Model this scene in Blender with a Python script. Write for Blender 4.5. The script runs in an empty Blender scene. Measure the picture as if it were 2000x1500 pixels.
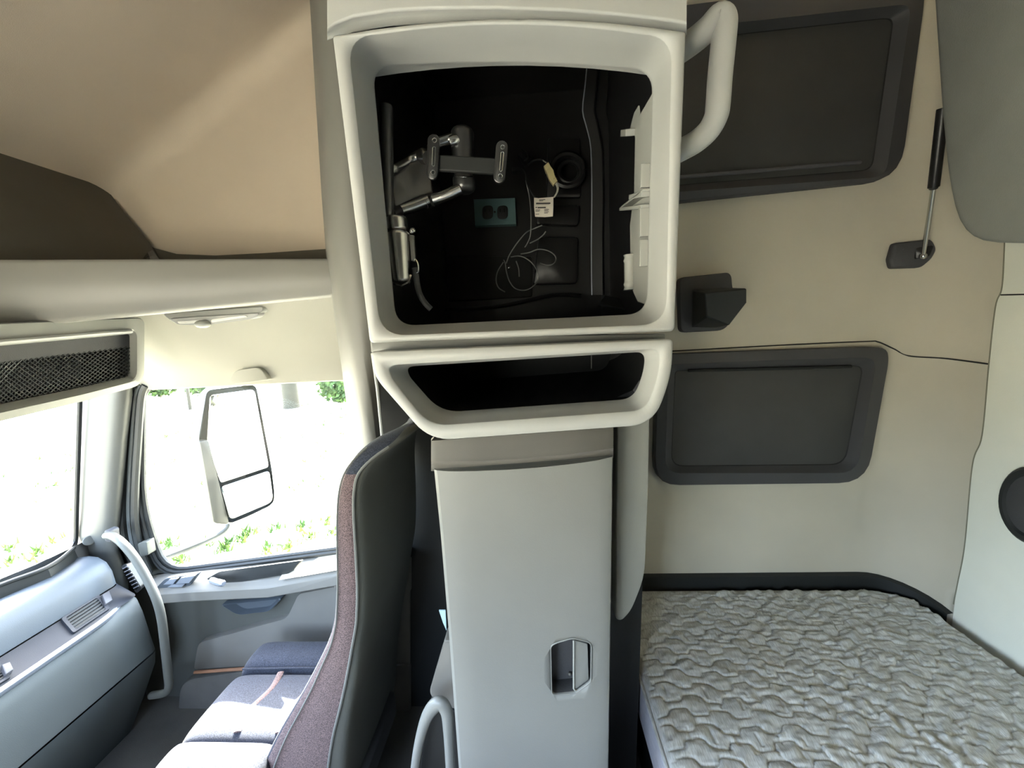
import bpy, bmesh, math, random
import numpy as np
from mathutils import Vector, Matrix, noise
random.seed(4)
S = bpy.context.scene
COL = S.collection
E = 1.45                                   # eye height above the cab floor

# ------------------------------------------------------------------ camera
W, H, F = 2000.0, 1500.0, 760.0
VPX, VPY, SL = 1040.0, 640.0, 0.037        # where lines across the cab converge, and the tilt of the horizon
a_, b_ = (VPX - W/2)/F, (H/2 - VPY)/F
Yc = Vector((a_, b_, -1)).normalized()
Xc = Vector((1, SL, a_ + SL*b_)).normalized()
Zc = Xc.cross(Yc)
ROT = Matrix((Xc, Yc, Zc))                 # camera axes -> world
cam_d = bpy.data.cameras.new('camera'); cam = bpy.data.objects.new('camera', cam_d); COL.objects.link(cam)
cam_d.sensor_width = 36.0; cam_d.lens = 36.0*F/W; cam_d.clip_start = 0.02; cam_d.clip_end = 500
cam.matrix_world = Matrix.Translation((0, 0, E)) @ ROT.to_4x4()
S.camera = cam

# ------------------------------------------------------------------ light
world = bpy.data.worlds.new('world'); S.world = world; world.use_nodes = True
wn = world.node_tree
sky = wn.nodes.new('ShaderNodeTexSky'); sky.sky_type = 'NISHITA'; sky.sun_disc = False
sky.sun_elevation = math.radians(41); sky.sun_rotation = math.radians(-17); sky.air_density = 1.0; sky.dust_density = 3.0; sky.ozone_density = 0.6
bg = wn.nodes['Background']; hs = wn.nodes.new('ShaderNodeHueSaturation'); hs.inputs['Saturation'].default_value = .78; wn.links.new(sky.outputs[0], hs.inputs['Color']); wn.links.new(hs.outputs[0], bg.inputs[0]); bg.inputs[1].default_value = 0.62
sun_d = bpy.data.lights.new('sun', 'SUN'); sun = bpy.data.objects.new('sun', sun_d); COL.objects.link(sun)
sun_d.energy = 9.0; sun_d.angle = math.radians(0.6); sun_d.color = (1, .97, .92)
TOSUN = Vector((-0.30, 1.0, 0.90)).normalized()
sun.rotation_euler = TOSUN.to_track_quat('Z', 'Y').to_euler(); sun.location = (-2, 8, 7)
def portal(name, loc, direction, sx, sy):
    d = bpy.data.lights.new(name, 'AREA'); d.shape = 'RECTANGLE'; d.size = sx; d.size_y = sy
    d.cycles.is_portal = True
    o = bpy.data.objects.new(name, d); COL.objects.link(o); o.location = loc
    o.rotation_euler = (-Vector(direction)).to_track_quat('Z', 'Y').to_euler()
portal('windscreen_portal', (-1.80, .2, E-.28), (1, 0, 0), 2.1, 0.9)
portal('driver_window_portal', (-.95, -.95, E-.36), (0, 1, 0), .95, .8)
portal('passenger_window_portal', (-.9, 1.45, E-.45), (0, -1, 0), 1.2, .8)
vs = S.view_settings
vs.view_transform = 'Standard'; vs.look = 'None'; vs.gamma = 1.0; vs.use_curve_mapping = False
vs.exposure = 3.55
S.cycles.max_bounces = 12; S.cycles.diffuse_bounces = 8; S.cycles.transparent_max_bounces = 12
S.cycles.sample_clamp_indirect = 12.0; S.cycles.caustics_reflective = False; S.cycles.caustics_refractive = False

# ------------------------------------------------------------------ helpers
def ray(px, py):
    return ROT @ Vector(((px - W/2)/F, (H/2 - py)/F, -1))
CAM = Vector((0, 0, E))
def P(px, py, y=None, x=None, z=None):
    """point of the photograph on the plane y=, x= or z= (metres)"""
    d = ray(px, py)
    t = y/d.y if y is not None else x/d.x if x is not None else (z - E)/d.z
    return CAM + d*t
def lerp(a, b, t): return a + (b - a)*t
def mixring(A, B, t): return [lerp(p, q, t) for p, q in zip(A, B)]
def shift(ring, v): v = Vector(v); return [p + v for p in ring]
def inset(ring, d):
    c = sum(ring, Vector())/len(ring)
    r = sum((p - c).length for p in ring)/len(ring)
    return [c + (p - c)*(1 - d/r) for p in ring]
def rpoly(pts, n=5, m=3):
    """rounded polygon; pts = (x, y, radius[, bulge of the edge that follows])"""
    out = []; N = len(pts); T = []
    for i in range(N):
        p0 = Vector(pts[i-1][:2]); p = Vector(pts[i][:2]); p1 = Vector(pts[(i+1) % N][:2]); r = pts[i][2]
        l0, l1 = (p0-p).length, (p1-p).length
        T.append((p + (p0-p)*(min(r, l0*.48)/l0), p, p + (p1-p)*(min(r, l1*.48)/l1)))
    for i in range(N):
        a, p, b = T[i]
        for k in range(n+1):
            t = k/n; out.append(a*(1-t)**2 + p*2*t*(1-t)*1.0 + b*t*t)
        nx = T[(i+1) % N][0]; bl = pts[i][3] if len(pts[i]) > 3 else 0
        e = nx - b; nrm = Vector((e.y, -e.x)).normalized() if e.length > 0 else Vector((0, 0))
        for k in range(1, m+1):
            t = k/(m+1); out.append(b + e*t + nrm*bl*4*t*(1-t))
    return out
def ringY(pts, y, **k): return [P(p.x, p.y, y=y) for p in rpoly(pts, **k)]
def ringX(pts, x, **k): return [P(p.x, p.y, x=x) for p in rpoly(pts, **k)]
def smooth(pts, n=6):
    pts = [Vector(p) for p in pts]; out = []
    for i in range(len(pts)-1):
        p0 = pts[max(i-1, 0)]; p1 = pts[i]; p2 = pts[i+1]; p3 = pts[min(i+2, len(pts)-1)]
        for k in range(n):
            t = k/n
            out.append(.5*((2*p1) + (p2-p0)*t + (2*p0-5*p1+4*p2-p3)*t*t + (3*p1-p0-3*p2+p3)*t**3))
    out.append(pts[-1]); return out

OFF = {}                                    # world offset of the thing an object belongs to
class MB:
    def __init__(s): s.v = []; s.f = []; s.m = []
    def add(s, vs_, fs, mi=0):
        o = len(s.v); s.v += [Vector(v) for v in vs_]
        for f in fs: s.f.append([i+o for i in f]); s.m.append(mi)
        return s
    def loft(s, rings, closed=True, cap0=False, cap1=False, mi=0):
        n = len(rings[0]); vs_ = [p for r in rings for p in r]; fs = []
        for i in range(len(rings)-1):
            for j in range(n if closed else n-1):
                k = (j+1) % n
                fs.append((i*n+j, i*n+k, (i+1)*n+k, (i+1)*n+j))
        if cap0: fs.append(tuple(range(n))[::-1])
        if cap1: fs.append(tuple((len(rings)-1)*n + j for j in range(n)))
        return s.add(vs_, fs, mi)
    def tube(s, pts, r, n=10, caps=True, mi=0, flat=None):
        pts = [Vector(p) for p in pts]; N = len(pts)
        if not hasattr(r, '__len__'): r = [r]*N
        tan = [(pts[min(i+1, N-1)] - pts[max(i-1, 0)]).normalized() for i in range(N)]
        u = tan[0].orthogonal().normalized() if flat is None else (Vector(flat) - tan[0]*tan[0].dot(Vector(flat))).normalized()
        rings = []
        for i in range(N):
            u = (u - tan[i]*u.dot(tan[i])).normalized(); w = tan[i].cross(u)
            ru, rw = r[i] if hasattr(r[i], '__len__') else (r[i], r[i])
            rings.append([pts[i] + u*ru*math.cos(2*math.pi*k/n) + w*rw*math.sin(2*math.pi*k/n) for k in range(n)])
        return s.loft(rings, True, caps, caps, mi)
    def cyl(s, a, b, r, r2=None, n=20, mi=0, round_=0.0):
        a, b = Vector(a), Vector(b); r2 = r if r2 is None else r2
        if round_ <= 0: return s.tube([a, b], [r, r2], n, True, mi)
        d = (b-a).normalized(); q = round_; P_ = []; R_ = []
        for k in range(4):
            t = k/4*math.pi/2; P_.append(a + d*q*(1-math.sin(t))); R_.append(max(r - q*(1-math.cos(math.pi/2 - t)) if False else r - q + q*math.sin(math.pi/2*k/4), 1e-5))
        P_.reverse(); P_ = [a + d*q*(1-math.cos(k/4*math.pi/2)) for k in range(5)]; R_ = [max(r - q + q*math.sin(k/4*math.pi/2), 1e-5) for k in range(5)]
        P2 = [b - d*q*(1-math.cos(k/4*math.pi/2)) for k in range(5)][::-1]; R2 = [max(r2 - q + q*math.sin(k/4*math.pi/2), 1e-5) for k in range(5)][::-1]
        return s.tube(P_+P2, R_+R2, n, True, mi)
    def box(s, c, h, ax=None, mi=0):
        c = Vector(c); ax = ax or (Vector((1, 0, 0)), Vector((0, 1, 0)), Vector((0, 0, 1)))
        vs_ = [c + ax[0]*h[0]*i + ax[1]*h[1]*j + ax[2]*h[2]*k for i in (-1, 1) for j in (-1, 1) for k in (-1, 1)]
        return s.add(vs_, [(0, 1, 3, 2), (4, 6, 7, 5), (0, 4, 5, 1), (2, 3, 7, 6), (0, 2, 6, 4), (1, 5, 7, 3)], mi)
    def plate(s, ring, back, b=.004, mi=0):
        """solid slab: front outline `ring`, thickness vector `back`, rounded front edge b"""
        back = Vector(back); d = back.normalized()
        return s.loft([inset(ring, b*1.0), shift(inset(ring, b*.35), d*b*.3), shift(ring, d*b), shift(ring, back)], True, True, True, mi)
    def sphere(s, c, r, n=12, sc=(1, 1, 1), mi=0):
        c = Vector(c); rings = []
        for i in range(1, n):
            t = math.pi*i/n
            rings.append([c + Vector((r*sc[0]*math.sin(t)*math.cos(2*math.pi*k/(2*n)), r*sc[1]*math.sin(t)*math.sin(2*math.pi*k/(2*n)), r*sc[2]*math.cos(t))) for k in range(2*n)])
        return s.loft(rings, True, True, True, mi)
    def build(s, name, mats, parent=None, angle=35, bevel=0, sub=0, seg=2, **tags):
        me = bpy.data.meshes.new(name); off = OFF.get(parent.name, Vector()) if parent else Vector()
        me.from_pydata([v - off for v in s.v], [], s.f)
        mats = mats if isinstance(mats, (list, tuple)) else [mats]
        for m_ in mats: me.materials.append(m_)
        for p, mi in zip(me.polygons, s.m): p.material_index = mi
        bm = bmesh.new(); bm.from_mesh(me); bmesh.ops.remove_doubles(bm, verts=bm.verts, dist=1e-6)
        bmesh.ops.recalc_face_normals(bm, faces=bm.faces); bm.to_mesh(me); bm.free()
        me.polygons.foreach_set('use_smooth', [True]*len(me.polygons))
        if angle < 180: me.set_sharp_from_angle(angle=math.radians(angle))
        o = bpy.data.objects.new(name, me); COL.objects.link(o)
        if parent: o.parent = parent; OFF[o.name] = off
        if bevel:
            bv = o.modifiers.new('bevel', 'BEVEL'); bv.width = bevel; bv.segments = seg; bv.limit_method = 'ANGLE'; bv.angle_limit = math.radians(40); bv.use_clamp_overlap = True; bv.harden_normals = False
        if sub:
            sb = o.modifiers.new('sub', 'SUBSURF'); sb.levels = sub; sb.render_levels = sub
        for k, v in tags.items(): o[k] = v
        return o
def thing(name, loc, label, cat, group=None):
    o = bpy.data.objects.new(name, None); COL.objects.link(o); o.location = loc; o.empty_display_size = .05
    OFF[o.name] = Vector(loc); o['label'] = label; o['category'] = cat
    if group: o['group'] = group
    return o

# ------------------------------------------------------------------ materials
def lin(c): return tuple((v/255/12.92 if v/255 <= .04045 else ((v/255+.055)/1.055)**2.4) for v in c) + (1,)
def mat(name, rgb, rough=.5, var=.06, vscale=6, bump=.15, bscale=500, metal=0, spec=.4, sheen=0, rgb2=None, mscale=200, mlo=.4, mhi=.6, stretch=None):
    m = bpy.data.materials.new(name); m.use_nodes = True; t = m.node_tree; N = t.nodes; L = t.links
    p = N['Principled BSDF']; p.inputs['Roughness'].default_value = rough; p.inputs['Metallic'].default_value = metal
    p.inputs['Specular IOR Level'].default_value = spec
    if sheen: p.inputs['Sheen Weight'].default_value = sheen; p.inputs['Sheen Roughness'].default_value = .5
    tc = N.new('ShaderNodeTexCoord'); co = tc.outputs['Object']
    if stretch:
        mp = N.new('ShaderNodeMapping'); mp.inputs['Scale'].default_value = stretch; L.new(co, mp.inputs[0]); co = mp.outputs[0]
    n1 = N.new('ShaderNodeTexNoise'); n1.inputs['Scale'].default_value = vscale; n1.inputs['Detail'].default_value = 4; L.new(co, n1.inputs['Vector'])
    c = lin(rgb)
    mr = N.new('ShaderNodeMapRange'); mr.inputs[1].default_value = .3; mr.inputs[2].default_value = .7; mr.inputs[3].default_value = 1-var; mr.inputs[4].default_value = 1+var
    L.new(n1.outputs['Fac'], mr.inputs[0])
    mx = N.new('ShaderNodeMix'); mx.data_type = 'RGBA'; mx.blend_type = 'MULTIPLY'; mx.inputs[0].default_value = 1
    if rgb2 is not None:
        n2 = N.new('ShaderNodeTexNoise'); n2.inputs['Scale'].default_value = mscale; n2.inputs['Detail'].default_value = 3; L.new(co, n2.inputs['Vector'])
        r2 = N.new('ShaderNodeMapRange'); r2.inputs[1].default_value = mlo; r2.inputs[2].default_value = mhi; L.new(n2.outputs['Fac'], r2.inputs[0])
        m2 = N.new('ShaderNodeMix'); m2.data_type = 'RGBA'; m2.inputs[6].default_value = c; m2.inputs[7].default_value = lin(rgb2); L.new(r2.outputs[0], m2.inputs[0])
        L.new(m2.outputs[2], mx.inputs[6])
    else: mx.inputs[6].default_value = c
    L.new(mr.outputs[0], mx.inputs[7]); L.new(mx.outputs[2], p.inputs['Base Color'])
    if bump:
        n3 = N.new('ShaderNodeTexNoise'); n3.inputs['Scale'].default_value = bscale; n3.inputs['Detail'].default_value = 2; L.new(co, n3.inputs['Vector'])
        bp = N.new('ShaderNodeBump'); bp.inputs['Strength'].default_value = bump; bp.inputs['Distance'].default_value = .001
        L.new(n3.outputs['Fac'], bp.inputs['Height']); L.new(bp.outputs[0], p.inputs['Normal'])
    return m
def glassmat(name, tint=(.97, .99, .97), gl=.006):
    m = bpy.data.materials.new(name); m.use_nodes = True; t = m.node_tree; N = t.nodes; N.clear()
    o = N.new('ShaderNodeOutputMaterial'); tr = N.new('ShaderNodeBsdfTransparent'); tr.inputs[0].default_value = tint + (1,)
    g = N.new('ShaderNodeBsdfGlossy'); g.inputs['Roughness'].default_value = .02; mx = N.new('ShaderNodeMixShader'); mx.inputs[0].default_value = gl
    t.links.new(tr.outputs[0], mx.inputs[1]); t.links.new(g.outputs[0], mx.inputs[2]); t.links.new(mx.outputs[0], o.inputs[0]); return m
M_light = mat('light_grey_plastic', (163, 164, 162), .45, .03, 5, .10, 700)
M_shelf = mat('warm_grey_plastic', (130, 128, 123), .45, .03, 5, .10, 700)
M_apillar = mat('windscreen_pillar_trim', (74, 75, 73), .5, .03, 5, .10, 700)
M_pillar = mat('pillar_grey_plastic', (112, 111, 106), .45, .03, 5, .10, 700)
M_light2 = mat('pale_grey_plastic', (152, 153, 148), .4, .03, 5, .10, 700)
M_white = mat('white_moulded_plastic', (158, 159, 155), .45, .03, 8, .05, 500)
M_closet = mat('mid_grey_plastic', (116, 116, 112), .42, .04, 5, .18, 600)
M_closet2 = mat('lid_grey_plastic', (100, 97, 92), .35, .04, 5, .1, 600)
M_wall = mat('beige_felt_trim', (188, 183, 160), .9, .06, 4, .35, 450, sheen=.1)
M_rear = mat('pale_rear_felt', (224, 225, 214), .9, .05, 4, .3, 450, sheen=.1)
M_over = mat('door_header_fabric', (140, 138, 130), .95, .04, 3, .3, 450)
M_recess_shade = mat('shelf_recess_shade', (92, 88, 78), .95, .08, 4, .3, 400)  # dark tone stands in for the shade inside the shelf recess
M_post = mat('post_grey_vinyl', (138, 138, 133), .55, .04, 6, .2, 600)
M_wall2 = mat('cream_felt_trim', (190, 184, 169), .9, .05, 4, .3, 450, sheen=.1)
M_head = mat('warm_headliner_fabric', (196, 182, 164), .95, .05, 3, .3, 450, sheen=.1)
M_sill = mat('cream_door_trim', (205, 198, 180), .7, .04, 4, .2, 500)
M_dark = mat('charcoal_plastic', (66, 66, 68), .6, .05, 6, .3, 500)
M_dark2 = mat('charcoal_bevel_plastic', (80, 80, 84), .55, .05, 6, .25, 500)
M_board = mat('charcoal_board', (66, 66, 65), .75, .08, 7, .35, 400)
M_black = mat('black_plastic', (25, 25, 26), .35, .1, 6, .12, 500)
M_black2 = mat('matt_black_plastic', (20, 21, 21), .6, .1, 6, .2, 400)
M_void = mat('dark_cavity', (8, 8, 8), .8, .1, 6, 0)
M_rubber = mat('black_rubber', (34, 36, 36), .55, .08, 9, .1, 500)
M_metal = mat('brushed_steel_grey', (196, 196, 194), .26, .05, 30, .05, 900, metal=1)
M_metald = mat('dark_steel', (84, 84, 84), .32, .05, 30, .05, 900, metal=.8)
M_chrome = mat('bright_metal', (205, 205, 202), .2, .03, 30, 0, metal=1)
M_seat = mat('slate_seat_fabric', (30, 33, 42), .95, .06, 20, .6, 700, sheen=.1, rgb2=(52, 56, 68), mscale=420)
M_pink = mat('mauve_seat_fabric', (66, 52, 52), .95, .06, 20, .6, 700, sheen=.2, rgb2=(112, 92, 90), mscale=420)
M_vinyl = mat('dark_seat_back', (86, 87, 82), .8, .06, 8, .35, 500)
M_pipe = mat('seat_piping', (104, 104, 100), .9, .05, 10, .3, 600)
M_dash = mat('blue_grey_dash', (72, 79, 86), .55, .04, 5, .25, 700)
M_dash2 = mat('slate_dash_fascia', (34, 37, 44), .6, .04, 5, .2, 700)
M_dash3 = mat('grey_green_dash', (74, 80, 80), .6, .04, 5, .25, 700)
M_strip = mat('satin_silver_trim', (150, 156, 166), .3, .03, 9, 0, metal=.5)
M_door = mat('dark_door_trim', (80, 81, 76), .6, .05, 5, .25, 600)
M_door2 = mat('grey_door_panel', (108, 106, 100), .65, .05, 5, .25, 600)
M_floor = mat('grey_carpet', (92, 90, 86), .95, .12, 10, .6, 300)
M_quilt = mat('quilted_grey_ticking', (172, 172, 166), .95, .05, 10, .5, 900, sheen=.15, rgb2=(198, 199, 196), mscale=160, stretch=(3, .35, 1))
M_tick = mat('pale_mattress_border', (196, 194, 200), .95, .05, 10, .5, 500, rgb2=(176, 176, 186), mscale=160, stretch=(.3, .3, 4))
M_bunk = mat('grey_bunk_vinyl', (138, 140, 136), .7, .06, 8, .5, 350)
M_teal = mat('teal_cover_plate', (96, 126, 128), .5, .05, 30, .05)
M_cream = mat('cream_connector', (212, 200, 150), .45, .06, 60, .05)
M_label = mat('paper_label', (226, 218, 206), .6, .04, 60, .05)
M_ink = mat('label_ink', (70, 68, 66), .7, .1, 60, 0)
M_wire = mat('black_wire', (130, 130, 128), .25, .05, 60, 0)
M_wirew = mat('pale_wire', (190, 188, 176), .5, .05, 60, 0)
M_grass = mat('dry_lawn', (146, 143, 122), .95, .2, .6, 0, rgb2=(182, 177, 158), mscale=.9)
M_tuft = mat('green_tuft', (38, 66, 14), .8, .2, 3, 0, rgb2=(74, 96, 28), mscale=4)
M_leaf = mat('tree_leaves', (28, 48, 14), .8, .25, 2, 0, rgb2=(56, 78, 30), mscale=3)
M_bark = mat('grey_bark', (118, 108, 92), .9, .2, 5, .5, 40)
M_wood = mat('weathered_post', (40, 38, 31), .9, .15, 5, .5, 60)
M_mirror = mat('mirror_glass', (235, 238, 238), .03, .01, 5, 0, metal=1)
M_mhouse = mat('mirror_housing', (74, 78, 80), .45, .05, 5, .1)
M_glass = glassmat('window_glass')
M_bag = glassmat('clear_film', (.9, .9, .9), .25)
M_lens = mat('lamp_lens', (222, 222, 216), .25, .02, 9, 0)
M_blue = mat('pale_blue_card', (150, 176, 186), .5, .03, 9, 0)
M_ext = mat('white_cab_paint', (215, 216, 214), .3, .02, 5, 0)

# ------------------------------------------------------------------ ground outside
GZ = -1.15
MB().add([(-60, -60, GZ), (60, -60, GZ), (60, 80, GZ), (-60, 80, GZ)], [(0, 1, 2, 3)]).build('ground', M_grass, kind='structure', label='sunlit dry lawn around the truck')
tb = MB()
def tuft(c, r, n):
    for _ in range(n):
        a = random.uniform(0, 6.283); d = random.uniform(0, r); b = c + Vector((math.cos(a)*d, math.sin(a)*d, 0))
        h = random.uniform(.05, .14); w = random.uniform(.01, .02); ln = Vector((random.uniform(-.08, .08), random.uniform(-.08, .08), h)); s = Vector((math.cos(a+1.5)*w, math.sin(a+1.5)*w, 0))
        tb.add([b-s, b+s, b+ln], [(0, 1, 2)])
for px, py, n in [(350, 1095, 40), (440, 1070, 60), (474, 1052, 34), (405, 1062, 24), (330, 1065, 50), (490, 1040, 40), (560, 1068, 34), (605, 1050, 30), (648, 1042, 28), (520, 1075, 26), (18, 1072, 18), (70, 1080, 26), (105, 1060, 16), (15, 1100, 16), (60, 1096, 10), (540, 1030, 30), (640, 1020, 30), (590, 1030, 30)]:
    tuft(P(px, py, z=GZ), .16, n)
for _ in range(420):
    tuft(Vector((random.uniform(-12, 3), random.uniform(5.5, 20), GZ)), .16, 6)
tb.build('grass_tufts', M_tuft, kind='stuff', label='scattered green grass tufts in the dry lawn outside')

# ------------------------------------------------------------------ cab shell
def struct(mb, name, m, label, **k): return mb.build(name, m, kind='structure', label=label, **k)
YW = 1.36
struct(MB().add([(-2, -.9, 0), (1.32, -.9, 0), (1.32, 1.38, 0), (-2, 1.38, 0)], [(0, 1, 2, 3)]), 'floor', M_floor, 'grey carpeted cab floor')
# sleeper side wall + rounded corner + rear wall
plan = [Vector((-.34, YW, 0)), Vector((.3, YW, 0)), Vector((.8, YW, 0)), Vector((1.14, YW, 0))]
XR = 1.30
for k in range(1, 8):
    t = k/8*math.pi/2; plan.append(Vector((XR-.16+.16*math.sin(t), YW-.17+.17*math.cos(t), 0)))
plan_r = [Vector((XR, YW-.17, 0)), Vector((XR, .6, 0)), Vector((XR, -.86, 0))]
zs = [0, .3, .55, .8, 1.1, 1.4, 1.7, 2.0, 2.35, 2.75]
SEAM = [(1984, 200), (1962, 470), (1957, 560), (1944, 600), (1931, 714), (1918, 850), (1899, 909), (1884, 1065), (1870, 1140), (1862, 1180)]
sm_ = [P(x, y, x=XR) for x, y in SEAM]
def seam_y(z): return float(np.interp(z, [q.z for q in sm_][::-1], [q.y for q in sm_][::-1]))
zs = sorted(set(zs + [round(q.z, 4) for q in sm_[1:]]))
rows = [[p + Vector((0, 0, z)) for p in plan + plan_r[:1]] + [Vector((XR, seam_y(z), z))] for z in zs]
struct(MB().loft(rows, closed=False), 'wall_passenger', M_wall2, 'cream felt sleeper side wall', angle=180)
rows = [[Vector((XR, seam_y(z), z))] + [p + Vector((0, 0, z)) for p in plan_r[1:]] for z in zs]
struct(MB().loft(rows, closed=False), 'wall_rear', M_rear, 'cream felt rear wall of the sleeper', angle=180)
# driver's wall with an open doorway, plus windscreen wall behind the photographer
dw = MB()
def yquad(x0, x1, z0, z1, y): dw.box(((x0+x1)/2, y, (z0+z1)/2), ((x1-x0)/2, .02, (z1-z0)/2))
yquad(-.50, 1.32, 0, 3.0, -.88); yquad(-1.9, -.5, E+.02, 3.0, -.88); yquad(-1.9, -1.4, 0, E+.02, -.88); yquad(-1.4, -.5, 0, E-.74, -.88)
struct(dw, 'wall_driver', M_board, 'sleeper and cab wall on the driver side with a window opening')
# high roof: profile along the cab, swept across it
prof = [(1.32, 2.34), (.2, 2.34), (-.45, 2.32), (-.72, E+.72), (-.74, E+.70)]
c0 = P(640, 22, y=1.40); c1 = P(205, 372, y=1.40); c2 = P(290, 474, y=1.40)
prof = [(1.34, c0.z+.28), (-.1, c0.z+.28), (c0.x+.15, c0.z+.12), (c0.x, c0.z), (c1.x, c1.z), (c1.x-.02, c1.z-.12), (c1.x-.02, E+.08)]
ys = [1.40, .9, .4, -.2, -.9]
rf = MB().loft([[Vector((x, y, z)) for x, z in prof] for y in ys], closed=False)
rf.add([Vector((x, 1.40, z)) for x, z in prof] + [Vector((1.34, 1.40, E+.08))], [tuple(range(len(prof)+1))])
struct(rf, 'ceiling', M_head, 'warm beige headliner of the raised roof', bevel=.07, seg=5, angle=180)
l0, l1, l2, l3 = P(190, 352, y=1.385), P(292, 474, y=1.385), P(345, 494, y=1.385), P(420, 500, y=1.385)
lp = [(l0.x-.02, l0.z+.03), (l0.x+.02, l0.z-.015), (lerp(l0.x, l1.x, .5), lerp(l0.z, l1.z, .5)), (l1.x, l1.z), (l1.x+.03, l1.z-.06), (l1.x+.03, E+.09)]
lm = MB().loft([[Vector((x, y, z)) for x, z in lp] for y in (1.385, .9, .3, -.3, -.86)], closed=False)  # dark sheet over the recess, its shade put into the colour
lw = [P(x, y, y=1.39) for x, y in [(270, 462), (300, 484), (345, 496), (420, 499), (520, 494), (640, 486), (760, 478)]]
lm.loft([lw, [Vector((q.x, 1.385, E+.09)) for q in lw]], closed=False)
struct(lm, 'trim_9', M_recess_shade, 'dark sheet painted as the shade inside the storage shelf over the windscreen', angle=180)
# felt wall seams (thin recessed-looking cords lying in the joints)
def onwall(px, py, back=0.0):
    """point where the pixel's ray meets the sleeper side wall, its rounded corner or the rear wall"""
    q = P(px, py, y=YW - back)
    if q.x < 1.14: return q
    d = ray(px, py); c = Vector((XR-.16, YW-.17, 0)); o = CAM
    ax_, ay_ = .16 - back, .17 - back; A = d.x*d.x/ax_**2 + d.y*d.y/ay_**2; ox, oy = o.x-c.x, o.y-c.y
    B = 2*(ox*d.x/ax_**2 + oy*d.y/ay_**2); Cc = ox*ox/ax_**2 + oy*oy/ay_**2 - 1; D = B*B - 4*A*Cc
    if D > 0:
        t = (-B + math.sqrt(D))/(2*A); q = o + d*t
        if q.x <= XR and q.y >= YW-.17: return q
    return P(px, py, x=XR - back)
def seam(name, pts, r, label, m=None):
    q = [onwall(*p, .0005) for p in pts]
    return struct(MB().tube(smooth(q, 8), r, 6), name, m or M_black2, label)
seam('trim_1', [(1290, 687), (1400, 681), (1550, 673), (1690, 667), (1715, 668), (1745, 681), (1775, 695), (1845, 700), (1930, 711)], .0022, 'dark seam above the lower window panel')
seam('trim_2', [(1962, 470), (1957, 560), (1944, 600), (1931, 714), (1918, 850), (1899, 909), (1884, 1065), (1870, 1140), (1862, 1180)], .0016, 'vertical seam in the felt wall corner', mat('seam_shadow_grey', (120, 118, 104), .9, .05, 6, 0))
seam('trim_3', [(1955, 576), (2000, 575), (2080, 572)], .0020, 'short horizontal seam on the rear wall')
# pillar cover behind the seat, left of the cabinets
rings = []
for py, xl in [(-260, 588), (-60, 601), (0, 605), (120, 612), (250, 620), (380, 628), (500, 637), (620, 653), (690, 663), (760, 673), (870, 690), (905, 696)]:
    kx = min(1.0, max(.0, 1 - (py-600)/700.0)) if py > 600 else 1.0
    rings.append([P(xl, py, y=1.33), P(xl+1, py, y=1.12), P(xl+4, py, y=1.06), P(xl+12, py, y=1.015), P(xl+26, py, y=.99), P(xl+46, py, y=.985), P(xl+66*kx, py, y=.99), P(xl+84*kx, py, y=1.01), P(xl+92*kx, py, y=1.06)])
struct(MB().loft(rings, closed=False), 'trim_4', M_pillar, 'pale grey pillar cover beside the cabinet', angle=180)
struct(MB().tube([P(727, 690, y=.96), P(737, 760, y=.96), P(746, 850, y=.96), P(748, 870, y=.96)], .004, 8), 'trim_5', M_light, 'thin pale edging strip on the pillar')
# dark bulkhead panel between seat and locker
bk = MB().plate([P(p.x, p.y, y=1.31) for p in rpoly([(700, 300, 4), (905, 300, 4), (940, 1560, 4), (770, 1560, 4), (738, 700, 4)])], (0, .04, 0), .004)
struct(bk, 'wall_bulkhead', M_rubber, 'dark bulkhead panel between seat and tall locker')

# ------------------------------------------------------------------ passenger door, window and pillars
YD = 1.33
door = thing('door_1', P(500, 1300, y=YD), 'passenger door with bright window, switches and dark pull pocket', 'door'); del door['category']; door['kind'] = 'structure'
win = [(284, 757, 26), (775, 733, 10), (775, 1053, 20), (326, 1112, 46), (283, 985, 60)]
out = [(232, 700, 8), (800, 690, 8), (800, 1300, 8), (232, 1320, 8), (225, 1000, 8)]
wr = ringY(win, YD); orr = ringY(out, YD)
MB().loft([shift(orr, (0, .06, 0)), orr, mixring(orr, wr, .999) if False else inset(wr, -.035), shift(inset(wr, -.03), (0, -.006, 0))]).build('door_shell', M_door, door)
MB().plate(ringY([(225, 1150, 5), (800, 1095, 5), (800, 1640, 5), (215, 1640, 5)], YD+.012), (0, .04, 0)).build('lower_shell', M_door, door)
# rubber seals around the window
for k, (d0, m_, dy) in enumerate([(-.036, M_mhouse, 0), (-.022, M_rubber, -.010), (-.006, M_rubber, -.004)]):
    MB().tube(inset(shift(wr, (0, dy, 0)), d0) + [inset(shift(wr, (0, dy, 0)), d0)[0]], .010 if k else .013, 8, False).build('window_seal', m_, door)
MB().plate(inset(shift(wr, (0, .02, 0)), -.004), (0, .004, 0), .001).build('window_pane', M_glass, door)
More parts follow.
